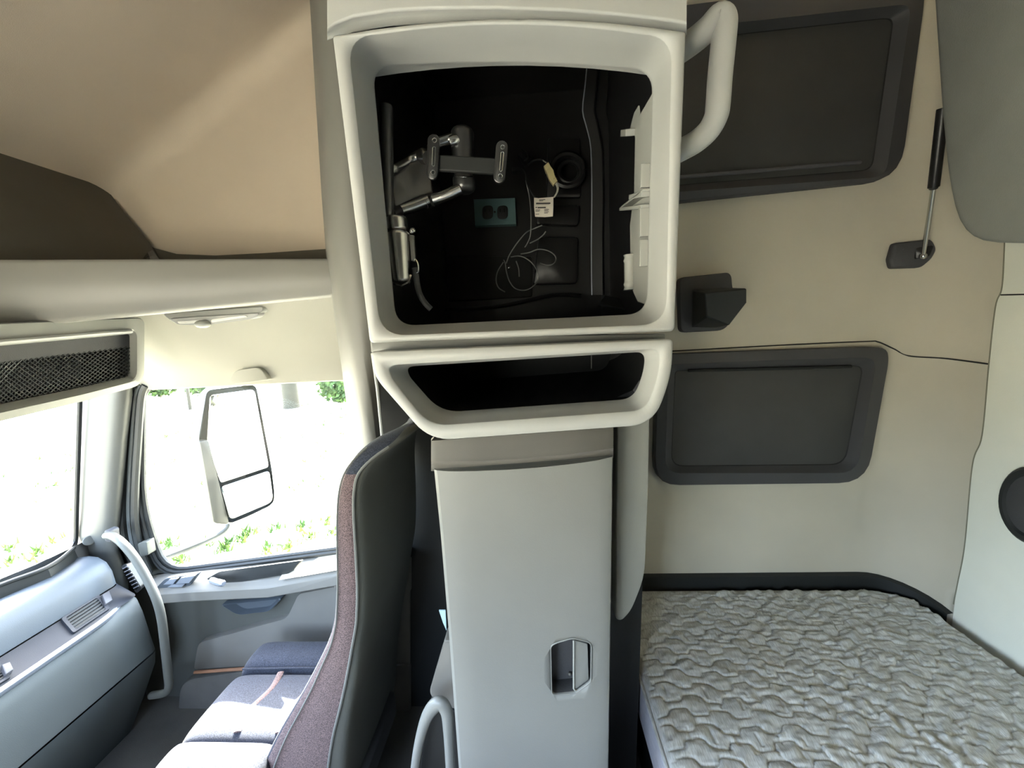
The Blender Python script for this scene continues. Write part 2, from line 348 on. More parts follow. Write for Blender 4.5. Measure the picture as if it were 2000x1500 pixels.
# belt line and arm rest
sill_b = [(300, 1122), (420, 1108), (540, 1096), (655, 1083), (800, 1066)]
sill_f = [(296, 1160), (380, 1154), (520, 1147), (655, 1123), (800, 1098)]
A_ = [P(x, y, y=1.318) for x, y in sill_b]; B_ = [P(x, y, y=1.235) for x, y in sill_f]
MB().loft([shift(A_, (0, .004, -.03)), A_, mixring(A_, B_, .93), shift(B_, (0, 0, -.006)), shift(B_, (0, .003, -.045)), shift(A_, (0, -.01, -.075))], closed=False).build('armrest', M_door2, door, bevel=.004)
MB().loft([[P(655-95, 1105, y=1.29), P(655-60, 1092, y=1.318), P(655, 1081, y=1.318), P(800, 1064, y=1.318)], [P(545, 1135, y=1.24)+Vector((0, 0, .004)), P(600, 1126, y=1.24)+Vector((0, 0, .005)), P(655, 1117, y=1.24)+Vector((0, 0, .006)), P(800, 1093, y=1.24)+Vector((0, 0, .006))]], closed=False).build('armrest_pad', M_sill, door)
tray = ringY([(404, 1133, 5), (430, 1118, 6), (592, 1096, 5), (566, 1123, 8), (450, 1142, 8)], 1.262)
MB().plate(shift(tray, (0, -.004, .006)), (0, .012, -.004), .002).build('armrest_tray', M_rubber, door)
for i in range(8):
    x0 = 428 + i*20.5; y0 = 1117.5 - i*2.45
    MB().tube([P(x0, y0, y=1.285), P(x0+12, y0-1.4, y=1.285)], .0028, 6).build('speaker_slot', M_black2, door)
swp = ringY([(306, 1151, 4), (326, 1131, 5), (391, 1121, 4), (369, 1150, 5)], 1.262)
sp = MB().plate(shift(swp, (0, -.006, .006)), (0, .014, 0), .002).build('switch_panel', M_dash, door)
for q in [[(322, 1143), (334, 1133), (350, 1131), (341, 1142)], [(346, 1142), (356, 1130), (384, 1125), (372, 1140)], [(330, 1148), (338, 1143), (364, 1142), (358, 1148)]]:
    MB().plate(shift([P(x, y, y=1.252) for x, y in q], (0, -.006, .006)), (0, .008, 0), .0015).build('switch', M_strip, sp)
MB().tube(smooth([P(414, 1133, y=1.24), P(424, 1137, y=1.215), P(437, 1140, y=1.205)], 4), [.010]*4+[.011]*4+[.008], 10).build('window_lever', M_strip, door)
MB().plate(ringY([(386, 1256, 12), (560, 1208, 12), (583, 1160, 8), (800, 1118, 4), (800, 1305, 5), (377, 1309, 8)], 1.30), (0, .03, 0), .004).build('lower_panel', M_door2, door)
MB().plate(ringY([(650, 1120, 3), (800, 1095, 3), (800, 1160, 3), (652, 1152, 3)], 1.285), (0, .03, 0), .003).build('rear_cap', M_door2, door)
gr = ringY([(436, 1180, 5), (549, 1168, 6), (527, 1192, 10), (466, 1199, 12)], 1.305)
pc = MB().loft([shift(inset(gr, -.006), (0, .02, 0)), shift(inset(gr, -.005), (0, -.004, 0)), shift(gr, (0, -.006, 0)), shift(inset(gr, .012), (0, .02, 0))], True, False, True).build('pull_pocket', M_dash, door)
MB().tube(smooth([P(380, 1313, y=1.29), P(450, 1308, y=1.29), P(500, 1305, y=1.29)], 4), .006, 8).build('kick_strip', mat('rust_brown_edge', (150, 110, 84), .7), door)
MB().plate(ringY([(350, 1330, 30), (470, 1312, 8), (800, 1300, 8), (800, 1640, 8), (330, 1640, 30)], 1.29), (0, .03, 0), .01).build('kick_panel', M_floor, door)

# headliner above the door, sloping out from the shelf to the window top
hl = [[P(x, y, y=1.10) for x, y in [(150, 603), (290, 590), (420, 585), (540, 580), (655, 572), (780, 560)]],
      [P(x, y, y=1.19) for x, y in [(150, 664), (290, 650), (420, 640), (540, 632), (655, 625), (780, 617)]],
      [P(x, y, y=1.285) for x, y in [(150, 738), (280, 728), (420, 718), (540, 712), (660, 705), (780, 698)]],
      [P(x, y, y=1.30) for x, y in [(150, 770), (268, 761), (420, 754), (540, 748), (665, 742), (780, 737)]],
      [P(x, y, y=1.335) for x, y in [(150, 772), (268, 763), (420, 756), (540, 750), (665, 744), (780, 739)]]]
struct(MB().loft(hl, closed=False), 'trim_6', M_over, 'beige headliner panel above the passenger door', angle=180)
struct(MB().plate(ringY([(455, 724, 14, 0), (508, 716, 14), (524, 742, 4), (446, 752, 8)], 1.272), (0, .02, 0), .003), 'trim_7', M_over, 'small trim flap above the door window')

# A pillar
pr = []
for py, xl, xr in [(700, 158, 262), (770, 157, 262), (860, 150, 252), (960, 144, 243), (1040, 140, 236), (1075, 138, 236), (1100, 139, 246), (1140, 128, 252), (1220, 120, 260)]:
    pr.append([P(xl-2, py, y=1.40), P(xl, py, y=1.285), P(xl+5, py, y=1.265), P(xl+22, py, y=1.25), P(lerp(xl, xr, .6), py, y=1.25), P(xr-16, py, y=1.262), P(xr-3, py, y=1.285), P(xr, py, y=1.36)])
pil = struct(MB().loft(pr, closed=False), 'trim_8', M_apillar, 'pale grey windscreen pillar trim', angle=180)
MB().cyl(P(174, 1056, y=1.25), P(174, 1056, y=1.242), .017, n=20, round_=.003).build('screw_cap', M_apillar, pil)
for dx, m_, r in [(0, M_rubber, .013), (13, M_mhouse, .008), (24, M_rubber, .012)]:
    MB().tube(smooth([P(268+dx*.7, 752, y=1.30), P(252+dx, 775, y=1.30), P(246+dx, 850, y=1.30), P(240+dx, 950, y=1.30), P(240+dx, 1020, y=1.30), P(250+dx, 1075, y=1.30), P(268+dx, 1120, y=1.30)], 5), r, 8).build('door_seal', m_, pil)
MB().plate(ringY([(268, 1062, 3), (286, 1058, 3), (290, 1084, 3), (274, 1088, 3)], 1.285), (0, .03, 0), .002).build('seal_clip', M_door, pil)

# windscreen: base line along z=E-.66, raked slightly; black seal and glass
wb = [P(147, 1058, y=1.245), P(136, 1078, z=E-.702), P(91, 1109, z=E-.702), P(0, 1143, z=E-.702), P(-150, 1205, z=E-.702)]
XB = wb[3].x
wb += [Vector((XB-.02, .3, E-.702)), Vector((XB-.02, -.86, E-.702))]
wt = [Vector((q.x + .20, q.y, E+.10)) for q in wb]
ws = thing('window_1', (XB, .3, E-.67), 'windscreen glass with black seal at its foot', 'window'); del ws['category']; ws['kind'] = 'structure'
MB().loft([shift(wt, (-.005, 0, 0)), shift(wb, (-.005, 0, 0))], closed=False).build('window_pane', M_glass, ws)
MB().tube(smooth([wt[0], lerp(wt[0], wb[0], .5), lerp(wt[0], wb[0], .85)] + wb, 4), .007, 8).build('seal', M_rubber, ws)
cow = [shift(wb, (.0, 0, .004)), shift(wb, (.006, 0, -.012)), shift(wb, (.010, 0, -.04)), shift(wb, (.0, 0, -.12))]
MB().loft(cow, closed=False).build('cowl', M_rubber, ws)
wf = MB()
wf.box(((XB+.08+c2.x+.06)/2, .25, E+.10), (abs(XB+.08-c2.x-.06)/2, 1.14, .012))
wf.add([Vector((XB-.02, 1.4, E-.7)), Vector((XB-.02, -.9, E-.7)), Vector((XB-.02, -.9, 0)), Vector((XB-.02, 1.4, 0))], [(0, 1, 2, 3)])
struct(wf, 'wall_front', M_dark, 'front bulkhead below and above the windscreen')
wp = thing('wiper', P(60, 1120, z=E-.74), 'black windscreen wiper lying at the foot of the glass', 'wiper')
for q, r, nm in [([(-60, 1172), (0, 1133), (66, 1106), (92, 1094)], .006, 'blade'), ([(-60, 1180), (-10, 1146), (40, 1122)], .009, 'arm')]:
    MB().tube([P(x, y, x=XB-.07) for x, y in q], r, 6).build(nm, M_rubber, wp)

# ------------------------------------------------------------------ storage shelf over the door
sh = thing('overhead_shelf', P(300, 560, y=1.0), 'pale grey open storage shelf with deep front board above the passenger door', 'shelf')
def shp(px, py): return P(px, py, y=lerp(.85, 1.10, px/640))
xsx = [-1100, -700, -420, -200, -60, 0, 60, 130, 220, 320, 430, 540, 640, 700]
top = [lerp(507, 505, x/640) + (3 if 0 < x < 640 else 0)*0 for x in xsx]
bot = [lerp(641, 581, x/640) if x > 0 else lerp(641, 581, x/640) for x in xsx]
R_ = []
for back, ty in [(.10, 'tb')]: pass
Tf = [shp(x, t) for x, t in zip(xsx, top)]; Bf = [shp(x, b) for x, b in zip(xsx, bot)]
def off(l, dy, dz): return [p + Vector((0, dy, dz)) for p in l]
MB().loft([off(Tf, .05, -.05), off(Tf, .03, 0), off(Tf, .004, 0), off(mixring(Tf, Bf, .06), 0, 0), off(mixring(Tf, Bf, .35), -.012, 0), off(mixring(Tf, Bf, .7), -.012, 0), off(mixring(Tf, Bf, .92), 0, 0), off(Bf, .012, .001), off(Bf, .035, .002), off(Bf, .10, .01)], closed=False).build('front_board', M_shelf, sh, angle=180)
fl = off(mixring(Tf, Bf, .5), .03, 0)
MB().loft([fl, [Vector((p.x, 1.39, p.z)) for p in fl]], closed=False).build('shelf_floor', M_dark, sh)
wrap = MB(); g = []
for j in range(6):
    g.append([P(268 + i*10, 520 - (0 if j == 0 else 1)*([4, 14, 26, 31, 18, 5][i]*(1 if j < 3 else .7) + random.uniform(-2, 2)), y=1.02 + j*.018) for i in range(6)])
wrap.loft(g, closed=False)
w_ = wrap.build('plastic_wrap', M_bag, angle=20); w_['label'] = 'crumpled clear plastic wrap peeking over the overhead shelf edge'; w_['category'] = 'plastic wrap'

# dome lamp on the sloping headliner
dl = thing('dome_lamp', P(420, 612, y=1.13), 'pale grey interior reading lamp under the overhead shelf', 'lamp')
r0 = ringY([(318, 610, 10), (522, 596, 6), (520, 610, 10), (345, 632, 14)], 1.135)
MB().loft([shift(r0, (0, .05, .006)), r0, shift(inset(r0, .006), (0, -.012, -.004))], True, True, True).build('lamp_housing', M_light2, dl, bevel=.003)
r1 = ringY([(330, 622, 6), (506, 611, 6), (500, 622, 8), (402, 635, 6), (346, 634, 8)], 1.115)
lb = MB().loft([shift(r1, (0, .03, .004)), r1, shift(inset(r1, .004), (0, -.003, -.001))], True, True, True).build('lamp_base', M_light, dl, bevel=.002)
MB().plate(ringY([(412, 624, 4), (478, 616, 3), (484, 619, 3), (412, 630, 3)], 1.108), (0, .01, 0), .001).build('lens', M_lens, dl)
MB().plate(ringY([(345, 628, 3), (398, 624, 3), (404, 629, 3), (350, 633, 3)], 1.108), (0, .01, 0), .001).build('lens', M_lens, dl)
MB().sphere(P(396, 633, y=1.105), .020, 8, (1, 1, .6)).build('spot_knob', M_light2, dl)

# console with net above the windscreen
XV = -1.16
vc = thing('overhead_console', P(150, 720, x=XV), 'pale console with black cargo net above the windscreen', 'console')
vo = [(-1100, 675, 10), (288, 619, 16), (287, 751, 26), (160, 786, 10), (-1100, 1092, 10)]
vi = [(-1080, 774, 8), (258, 652, 6), (258, 735, 10), (150, 759, 6), (-1080, 1018, 8)]
vl = [(-1090, 750, 8), (272, 642, 16), (272, 742, 20), (155, 772, 6), (-1090, 1049, 8)]
ro, rl, ri = ringX(vo, XV), ringX(vl, XV), ringX(vi, XV-.02)
MB().loft([shift(ro, (-.20, .02, 0)), shift(ro, (-.012, 0, 0)), inset(ro, .008), shift(rl, (.002, 0, 0)), inset(rl, .006), ri, shift(ri, (-.03, 0, 0))], True, True, False).build('console_shell', M_light2, vc)
MB().loft([shift(inset(ri, -.002), (-.02, 0, 0)), shift(ri, (-.16, 0, 0))], True, False, True).build('console_liner', M_dark, vc)
MB().tube([P(-1090, 770, x=XV+.004), P(0, 668, x=XV+.004), P(210, 650, x=XV+.004), P(256, 647, x=XV+.004)], .006, 8).build('top_rail', M_light, vc)
nt = MB()
def vp(u, v):  # u along, v down the opening
    xa = lerp(-1075, 257, u); ya = lerp(lerp(774, 652, u), lerp(1018, 738, u), v); return P(xa, ya, x=XV-.028)
nu = 130
for i in range(-14, nu):
    for sgn in (1, -1):
        pts = []
        for j in range(9):
            v = .28 + .72*j/8; u = (i + (j/8*9 if sgn > 0 else 9 - j/8*9))/nu
            if 0 <= u <= 1: pts.append(vp(u, v))
        if len(pts) > 1: nt.tube(pts, .0016, 4, False)
nt.build('net', M_rubber, vc, kind='stuff')
MB().plate([vp(0, 0), vp(1, 0), vp(1, .30), vp(0, .30)], (-.006, 0, 0), .001).build('net_band', M_dark, vc)

# ------------------------------------------------------------------ dashboard
da = thing('dashboard', (-1.5, .8, 0), 'blue grey passenger dashboard with silver trim strip and louvred vents', 'dashboard')
# profile (x, height above/below the eye)
dprof = [(-1.74, -.78), (-1.66, -.742), (-1.60, -.735), (-1.565, -.74), (-1.54, -.757), (-1.525, -.79), (-1.52, -.842)]
fprof = [(-1.519, -.846), (-1.495, -.862), (-1.455, -.888)]
lprof = [(-1.475, -.892), (-1.452, -.905), (-1.44, -.95), (-1.43, -1.03), (-1.42, -1.105)]
kprof = [(-1.421, -1.112), (-1.43, -1.16), (-1.50, -1.30), (-1.58, -1.45)]
yd = [-.84, .2, .6, .8, .95, 1.08, 1.15, 1.19]
def sweep(pf):
    rr = [[Vector((x, y, E+z)) for x, z in pf] for y in yd]
    for dy, dx in ((1.205, .006), (1.215, .022), (1.219, .06), (1.221, .20)):
        rr.append([Vector((x - dx, dy, E+z - (dx*.25 if z > -.8 else 0))) for x, z in pf])
    return MB().loft(rr, closed=False)
sweep(dprof).build('top_roll', M_dash, da, angle=60)
sweep(fprof).build('fascia', M_dash2, da, angle=60)
sweep(lprof).build('glovebox_lid', M_dash3, da, angle=60)
sweep(kprof).build('knee_panel', M_dash3, da, angle=60)
full = dprof + fprof + lprof + kprof
st = [Vector((-1.450, y, E-.897)) for y in (-.8, .3, .8, .95, 1.06)] + [Vector((-1.458, 1.115, E-.897)), Vector((-1.475, 1.15, E-.899))]
MB().tube(smooth(st, 4), [(.016, .010)]*25, 10, flat=(-.6, 0, -.8)).build('trim_strip', M_strip, da)
def fasc(px, py):   # on the fascia plane
    n = Vector((.043, 0, .064)).normalized(); p0 = Vector((-1.487, 0, E-.8667)); d = ray(px, py); return CAM + d*((p0-CAM).dot(n)/d.dot(n))
fn = Vector((.043, 0, .064)).normalized()
def vent(quad, nsl, knob):
    rr = [fasc(p.x, p.y) + fn*.004 for p in rpoly([(x, y, 4) for x, y in quad])]
    v = MB().loft([shift(inset(rr, -.012), -fn*.006), shift(inset(rr, -.010), fn*.003), shift(rr, fn*.002), shift(rr, -fn*.012)], True, False, True).build('vent', M_dash2, da)
    MB().plate(shift(inset(rr, .001), -fn*.004), -fn*.004, .0005).build('vent_cavity', M_black2, v)
    q = [fasc(x, y) for x, y in quad]
    for i in range(nsl):
        t = (i+.5)/nsl
        MB().tube([lerp(q[0], q[3], t) + fn*.003, lerp(q[1], q[2], t) + fn*.003], [(.0024, .0040)]*2, 6).build('slat', M_rubber, v)
    k = [fasc(*p) for p in knob]
    c = sum(k, Vector())/len(k)
    MB().plate([p + fn*.016 for p in k], -fn*.02, .003).build('thumb_wheel', M_dark2, v, bevel=.002)
    return v
vent([(127, 1209), (188, 1170), (206, 1192), (147, 1232)], 5, [(196, 1168), (210, 1160), (217, 1178), (203, 1187)])
vent([(-75, 1338), (-6, 1304), (8, 1327), (-58, 1366)], 5, [(0, 1306), (16, 1300), (23, 1315), (7, 1326)])
sv = [P(p.x, p.y, y=1.20) for p in rpoly([(237, 1107, 6), (247, 1102, 6), (276, 1148, 6), (266, 1158, 6)])]
v3 = MB().loft([shift(sv, (0, .02, 0)), inset(sv, -.003), shift(inset(sv, .004), (0, -.002, 0)), shift(inset(sv, .006), (0, .01, 0))], True, False, True).build('side_vent', M_black, da)
for i in range(7):
    t = (i+.6)/7.4; MB().tube([P(lerp(241, 267, t)-3, lerp(1106, 1153, t)+1, y=1.198), P(lerp(245, 272, t)+2, lerp(1104, 1151, t)-2, y=1.198)], .0022, 5).build('slat', M_dark2, v3)
# grab bar from the pillar to the dash foot
gb = thing('grab_bar', P(315, 1200, y=1.14), 'grey curved grab bar running down beside the dashboard end', 'handle')
gp = smooth([P(208, 1046, y=1.22), P(222, 1048, y=1.18), P(240, 1062, y=1.16), P(262, 1088, y=1.15), P(284, 1124, y=1.14), P(304, 1166, y=1.13), P(315, 1205, y=1.13), P(322, 1260, y=1.13), P(328, 1315, y=1.13), P(330, 1340, y=1.13), P(322, 1353, y=1.135), P(296, 1358, y=1.15)], 5)
MB().tube(gp, [.0125]*len(gp), 14).build('bar', M_door, gb, angle=180)
MB().plate(ringY([(203, 1036, 4), (215, 1038, 4), (217, 1060, 4), (205, 1058, 4)], 1.215), (0, .03, 0), .002).build('upper_socket', M_dark, gb)
# ------------------------------------------------------------------ passenger seat
YS0, YS1 = .82, 1.27
se = thing('passenger_seat', (-.6, 1.05, 0), 'grey and mauve cloth passenger seat with sunlit cushion beside the door', 'seat')
sect = [(855, 752, 772), (862, 722, 782), (875, 703, 770), (893, 687, 742), (920, 672, 716), (955, 662, 708), (1000, 658, 708), (1060, 657, 712), (1137, 657, 716), (1190, 655, 715), (1214, 652, 713), (1250, 642, 707), (1290, 622, 702), (1333, 600, 696), (1380, 572, 688), (1430, 542, 679), (1500, 510, 673), (1580, 480, 670), (1660, 455, 668)]
rings = []
for i, (py, xf, xr) in enumerate(sect):
    a = P(xf, py, y=YS0+.012); b = P(xr, py, y=YS0+.012); z = (a.z+b.z)/2
    f, r = a.x, b.x - .004
    top = max(0, 1 - i/4.0)
    y0 = YS0 + .10*top**2; y1 = YS1 - .10*top**2
    wv = [(f+.012, y0+.020), (f, y0+.008 if False else y0+.012), (f+.006, y0+.002), (lerp(f, r, .18), y0-.004), (lerp(f, r, .5), y0-.008), (lerp(f, r, .85), y0-.002), (r, y0+.006), (r+.008, y0+.03),
          (r+.012, lerp(y0, y1, .3)), (r+.012, lerp(y0, y1, .7)), (r+.004, y1-.02), (r-.01, y1), (f+.01, y1), (f, y1-.02), (f+.02, y1-.08), (f+.03, lerp(y0, y1, .5)), (f+.02, y0+.08)]
    rings.append([Vector((x, y, z)) for x, y in wv])
mb = MB().loft(rings, True, True, True)
mis = []
nring = len(rings[0])
for fi, f in enumerate(mb.f):
    j = fi % nring
    if fi >= (len(rings)-1)*nring: mb.m[fi] = 0; continue
    row = fi//nring
    mb.m[fi] = 2 if 5 <= j <= 10 else (1 if j in (2, 3, 4) and row >= 4 else 0)
mb.build('backrest', [M_seat, M_pink, M_vinyl], se, angle=180, sub=2)
MB().tube(smooth([r[3] + Vector((0, -.003, 0)) for r in rings[2:]], 3), .0022, 6).build('piping', M_pipe, se)
MB().tube(smooth([r[5] + Vector((0, -.004, 0)) for r in rings[2:]], 3), .0032, 6).build('piping', M_pipe, se)
cz = E-1.08
def cush(x0, x1, y0, y1, z, t, nm, m_, crown=.015, sub=2, par=None):
    R = []
    xs = [x0, x0+.03, lerp(x0, x1, .35), lerp(x0, x1, .7), x1-.03, x1]; ysx = [y0, y0+.03, lerp(y0, y1, .5), y1-.03, y1]
    b = MB(); V = {}
    for i, x in enumerate(xs):
        for j, y in enumerate(ysx):
            e = (1 if i in (0, 5) else 0) + (1 if j in (0, 4) else 0)
            b.v.append(Vector((x, y, z + (crown if e == 0 else 0) - .012*e))); V[i, j] = len(b.v)-1
    for i in range(5):
        for j in range(4): b.f.append([V[i, j], V[i+1, j], V[i+1, j+1], V[i, j+1]]); b.m.append(0)
    per = [V[i, 0] for i in range(6)] + [V[5, j] for j in range(1, 5)] + [V[i, 4] for i in range(4, -1, -1)] + [V[0, j] for j in range(3, 0, -1)]
    lo = []
    for k in per: b.v.append(b.v[k] + Vector((0, 0, -t))); lo.append(len(b.v)-1)
    n = len(per)
    for k in range(n): b.f.append([per[k], per[(k+1) % n], lo[(k+1) % n], lo[k]]); b.m.append(0)
    b.f.append(lo); b.m.append(0)
    return b.build(nm, m_, par or se, angle=180, sub=sub)
cu = cush(-1.03, -.62, .86, 1.10, cz-.005, .14, 'cushion', M_seat)
cush(-1.02, -.62, 1.085, 1.215, cz+.012, .15, 'cushion_bolster', M_seat)
cush(-1.02, -.71, .755, .875, cz+.012, .15, 'cushion_bolster', M_seat)
MB().tube([(-1.0, 1.093, cz+.004), (-.8, 1.093, cz+.010), (-.64, 1.093, cz+.010)], .003, 6).build('piping', M_seat, se)
for x in (-.74, -.86):
    MB().tube(smooth([(x, .89, cz+.006), (x-.01, .95, cz+.008), (x+.01, 1.02, cz+.008), (x, 1.08, cz+.006)], 4), [(.010, .0035)]*13, 8, flat=(1, 0, 0)).build('welt', M_pink, se)
MB().box((-.74, .98, cz-.19), (.22, .19, .05)).build('seat_base', M_dark, se, bevel=.02)
MB().loft([[Vector((-.74+sx*s, .98+sy*s, z)) for sx, sy in ((-.2, -.17), (.2, -.17), (.2, .17), (-.2, .17))] for s, z in ((1, cz-.22), (.75, cz-.28), (.8, .0))], True, True, True).build('pedestal', M_rubber, se, bevel=.01)
# looped grey handle between seat and locker
lh = thing('seat_side_handle', P(850, 1440, y=.735), 'grey looped plastic handle between the passenger seat and the tall locker', 'handle')
hp = smooth([P(806, 1560, y=.76), P(812, 1490, y=.755), P(823, 1432, y=.75), (P(838, 1392, y=.745)), P(858, 1373, y=.74), P(872, 1390, y=.74), P(876, 1430, y=.74), P(880, 1500, y=.74), P(884, 1570, y=.74)], 6)
MB().tube(hp, [(.0105 + .006*math.exp(-((i-24)/9)**2), .012) for i in range(len(hp))], 14, flat=(1, 0, 0)).build('loop', M_closet, lh, angle=180)
MB().plate([P(p.x, p.y, y=.80) for p in rpoly([(868, 1250, 4), (900, 1250, 4), (905, 1400, 4), (836, 1360, 14), (848, 1318, 8)])], (0, .04, 0), .006).build('side_shield', M_closet2, lh)
MB().plate([P(p.x, p.y, y=.795) for p in rpoly([(836, 1380, 10), (905, 1390, 4), (905, 1660, 4), (800, 1660, 4)])], (0, .04, 0), .004).build('lower_shield', M_black2, lh)
bc = MB().plate(ringY([(857, 1192, 1), (870, 1192, 1), (872, 1232, 1), (865, 1216, 1)], .80), (0, .003, 0), .0005).build('card', M_blue)
bc['label'] = 'pale blue card edge sticking out beside the tall locker'; bc['category'] = 'card'

# ------------------------------------------------------------------ cabinet column
Y0 = .62
# upper locker
ul = thing('overhead_locker', P(990, 0, y=Y0), 'pale grey upper locker with rolled lower edge above the open cabinet', 'cabinet')
xs_ = [639, 655, 690, 760, 840, 970, 1100, 1192, 1270, 1320, 1341]
def crest(x):  t = (x-639)/702; return 52 - 40*(1-(2*t-.94)**2*.98) if False else {639: 58, 655: 45, 690: 31, 760: 20, 840: 15.5, 970: 14.5, 1100: 19, 1192: 26, 1270: 34, 1320: 41, 1341: 45}[x]
def base(x): return {639: 70, 655: 64, 690: 54, 760: 44, 840: 38, 970: 35, 1100: 40, 1192: 46, 1270: 53, 1320: 58, 1341: 60}[x]
rows = [[P(x, -330, y=Y0+.02) for x in xs_]]
for t, dy in ((.0, .005), (.5, .003), (.85, .0)): rows.append([P(x, lerp(-300, crest(x), t), y=Y0+dy) for x in xs_])
rows += [[P(x, crest(x)-5, y=Y0-.001) for x in xs_], [P(x, crest(x), y=Y0-.001) for x in xs_], [P(x, crest(x)+5, y=Y0+.003) for x in xs_], [P(x, lerp(crest(x), base(x), .6), y=Y0+.013) for x in xs_], [P(x, base(x)+7, y=Y0+.019) for x in xs_], [P(x, base(x)+9, y=Y0+.05) for x in xs_]]
MB().loft(rows, closed=False).build('door_front', M_light, ul, angle=180)
bx = P(641, 40, y=Y0+.03); bx2 = P(1340, 40, y=Y0+.03)
MB().box(((bx.x+bx2.x)/2, Y0+.39, bx.z+.47), ((bx2.x-bx.x)/2-.004, .33, .22)).build('carcass', M_light2, ul, bevel=.006)

# open cabinet
mc = thing('media_cabinet', P(1000, 660, y=Y0), 'pale grey open cabinet with black interior and wide rounded bezel', 'cabinet')
oc = [(649, 69, 8, 28), (1340, 61, 8, 0), (1318, 647, 10, 0), (722, 670, 8, 0)]
lc = [(677, 66, 62, 20), (1313, 66, 58, 0), (1302, 634, 52, 0), (743, 657, 52, 0)]
ic = [(724, 124, 44, 9), (1278, 131, 46, 0), (1265, 614, 40, 0), (771, 638, 40, 0)]
K = dict(n=8, m=8)
ro = ringY(oc, Y0+.004, **K); rl = ringY(lc, Y0, **K); ri = ringY(ic, Y0+.075, **K)
bk_ = shift(ro, (0, .10, 0))
MB().loft([bk_, shift(ro, (0, .004, 0)), shift(inset(ro, .0015), (0, -.001, 0)), shift(inset(ro, .005), (0, -.004, 0)), rl, shift(mixring(rl, ri, .06), (0, -.002, 0)), shift(mixring(rl, ri, .16), (0, .006, 0)), mixring(rl, ri, .5), ri, shift(inset(ri, .0015), (0, .004, 0)), shift(inset(ri, -.006), (0, .012, 0))], True).build('bezel', M_light, mc, angle=180)
XL, XRI = P(735, 380, y=.70).x - .105, P(1272, 380, y=.70).x + .012
ZT, ZB = P(1000, 118, y=.70).z + .23, P(1000, 628, y=.70).z - .02
YB = 1.22
ln = MB()
a0 = [P(728, 664, y=Y0+.03) + Vector((-.002, .055, .012)), Vector((XRI, .70, P(1316, 640, y=Y0).z + .01)), Vector((XRI, .70, ZT)), P(652, 72, y=Y0+.03) + Vector((.005, .055, 0))]
a0[0].y = a0[3].y = .70; a0[3].z = ZT
a1 = [Vector((p.x + (.02 if p.x < 0 else -.005), YB, p.z)) for p in a0]
ln.loft([a0, a1], True, False, True)
ln.build('liner', M_black, mc)
# outer carcass of the column behind the bezel
cx0 = [a0[0] + Vector((-.004, .03, -.004)), a0[1] + Vector((.004, .03, -.004)), a0[2] + Vector((.004, .03, .004)), a0[3] + Vector((-.004, .03, .004))]
MB().loft([cx0, [Vector((p.x + (.016 if p.x < 0 else 0), YW-.02, p.z)) for p in cx0]], True).build('carcass', M_light2, mc)
# features moulded in the black back: ledge, raised pads, duct rings, upright channel
def bp(px, py, y=YB-.01): return P(px, py, y=y)
def pad(pts, name, d=.02, y=YB-.02, m_=M_black, b=.006): return MB().plate(ringY(pts, y), (0, d+.05, 0), b).build(name, m_, mc)
pad([(1052, 462, 6), (1128, 462, 6), (1128, 554, 8), (1040, 556, 8)], 'moulded_pad')
pad([(1048, 398, 6), (1132, 400, 6), (1130, 440, 6), (1046, 438, 6)], 'moulded_pad')
pad([(1070, 268, 6), (1133, 268, 6), (1135, 386, 6), (1066, 386, 6)], 'moulded_pad', y=YB-.012)
pad([(838, 500, 6), (1040, 500, 6), (1040, 580, 6), (845, 592, 6)], 'moulded_pad', y=YB-.008, m_=M_black2)
MB().tube(smooth([P(800, 606, y=YB-.05), P(960, 600, y=YB-.06), P(1075, 577, y=YB-.03), P(1135, 578, y=YB-.03)], 5), .006, 8).build('floor_lip', M_black, mc)
for c, r, w in (((1108, 333), 31, .010), ((1112, 336), 20, .006)):
    MB().tube([bp(c[0]+r*math.cos(t*math.pi/12), c[1]+r*math.sin(t*math.pi/12), YB-.035) for t in range(25)], w, 8, False).build('duct_ring', M_black, mc)
ch = MB()
cl = [(1149, 100), (1143, 165), (1138, 216), (1146, 250), (1154, 290), (1156, 380), (1155, 480), (1156, 576)]
ch.loft([[P(x, y, y=YB) for x, y in cl], [P(x, y, y=1.10) for x, y in cl], [P(x+22, y, y=1.085) for x, y in cl], [P(x+24, y, y=1.10) for x, y in cl], [P(x+46, y, y=1.10) for x, y in cl], [P(x+47, y, y=YB) for x, y in cl]], closed=False)
ch.build('upright_channel', M_black, mc, bevel=.002)
MB().tube(smooth([P(x, y, y=1.099) for x, y in cl], 3), .0016, 6).build('channel_highlight', M_strip, mc)  # pale tube painting the highlight along the channel's edge
# white moulded cheek panel inside the right-hand side
XC = XRI - .004
ck = MB()
pl = [(1277, 176), (1248, 226), (1246, 206), (1238, 220), (1229, 254), (1240, 268), (1238, 380), (1230, 440), (1232, 560), (1245, 590), (1275, 600)]
q = [P(x, y, x=XC) for x, y in pl]
ck.loft([q, shift(q, (.006, 0, 0))], True, True, True)
ckp = ck.build('cheek_panel', M_white, mc, bevel=.0015)
def rib(x0, y0, x1, y1, t, nm='rib'):
    a, b = P(x0, y0, x=XC), P(x1, y1, x=XC); c = (a+b)/2; d = (b-a); L_ = d.length/2; d.normalize(); n = Vector((1, 0, 0)); w = d.cross(n)
    MB().box(c + Vector((-.008, 0, 0)), (L_, .010, t), (d, n, w)).build(nm, M_white, ckp, bevel=.001)
rib(1240, 258, 1229, 259, .006); rib(1274, 378, 1246, 384, .0045); rib(1272, 402, 1226, 408, .003); rib(1276, 370, 1228, 405, .002)
rib(1272, 320, 1271, 366, .004, 'hinge_leaf'); rib(1269, 402, 1269, 462, .005, 'hinge_leaf'); rib(1269, 468, 1268, 520, .005, 'hinge_leaf')
cy = MB(); c = P(1234, 532, y=.86)
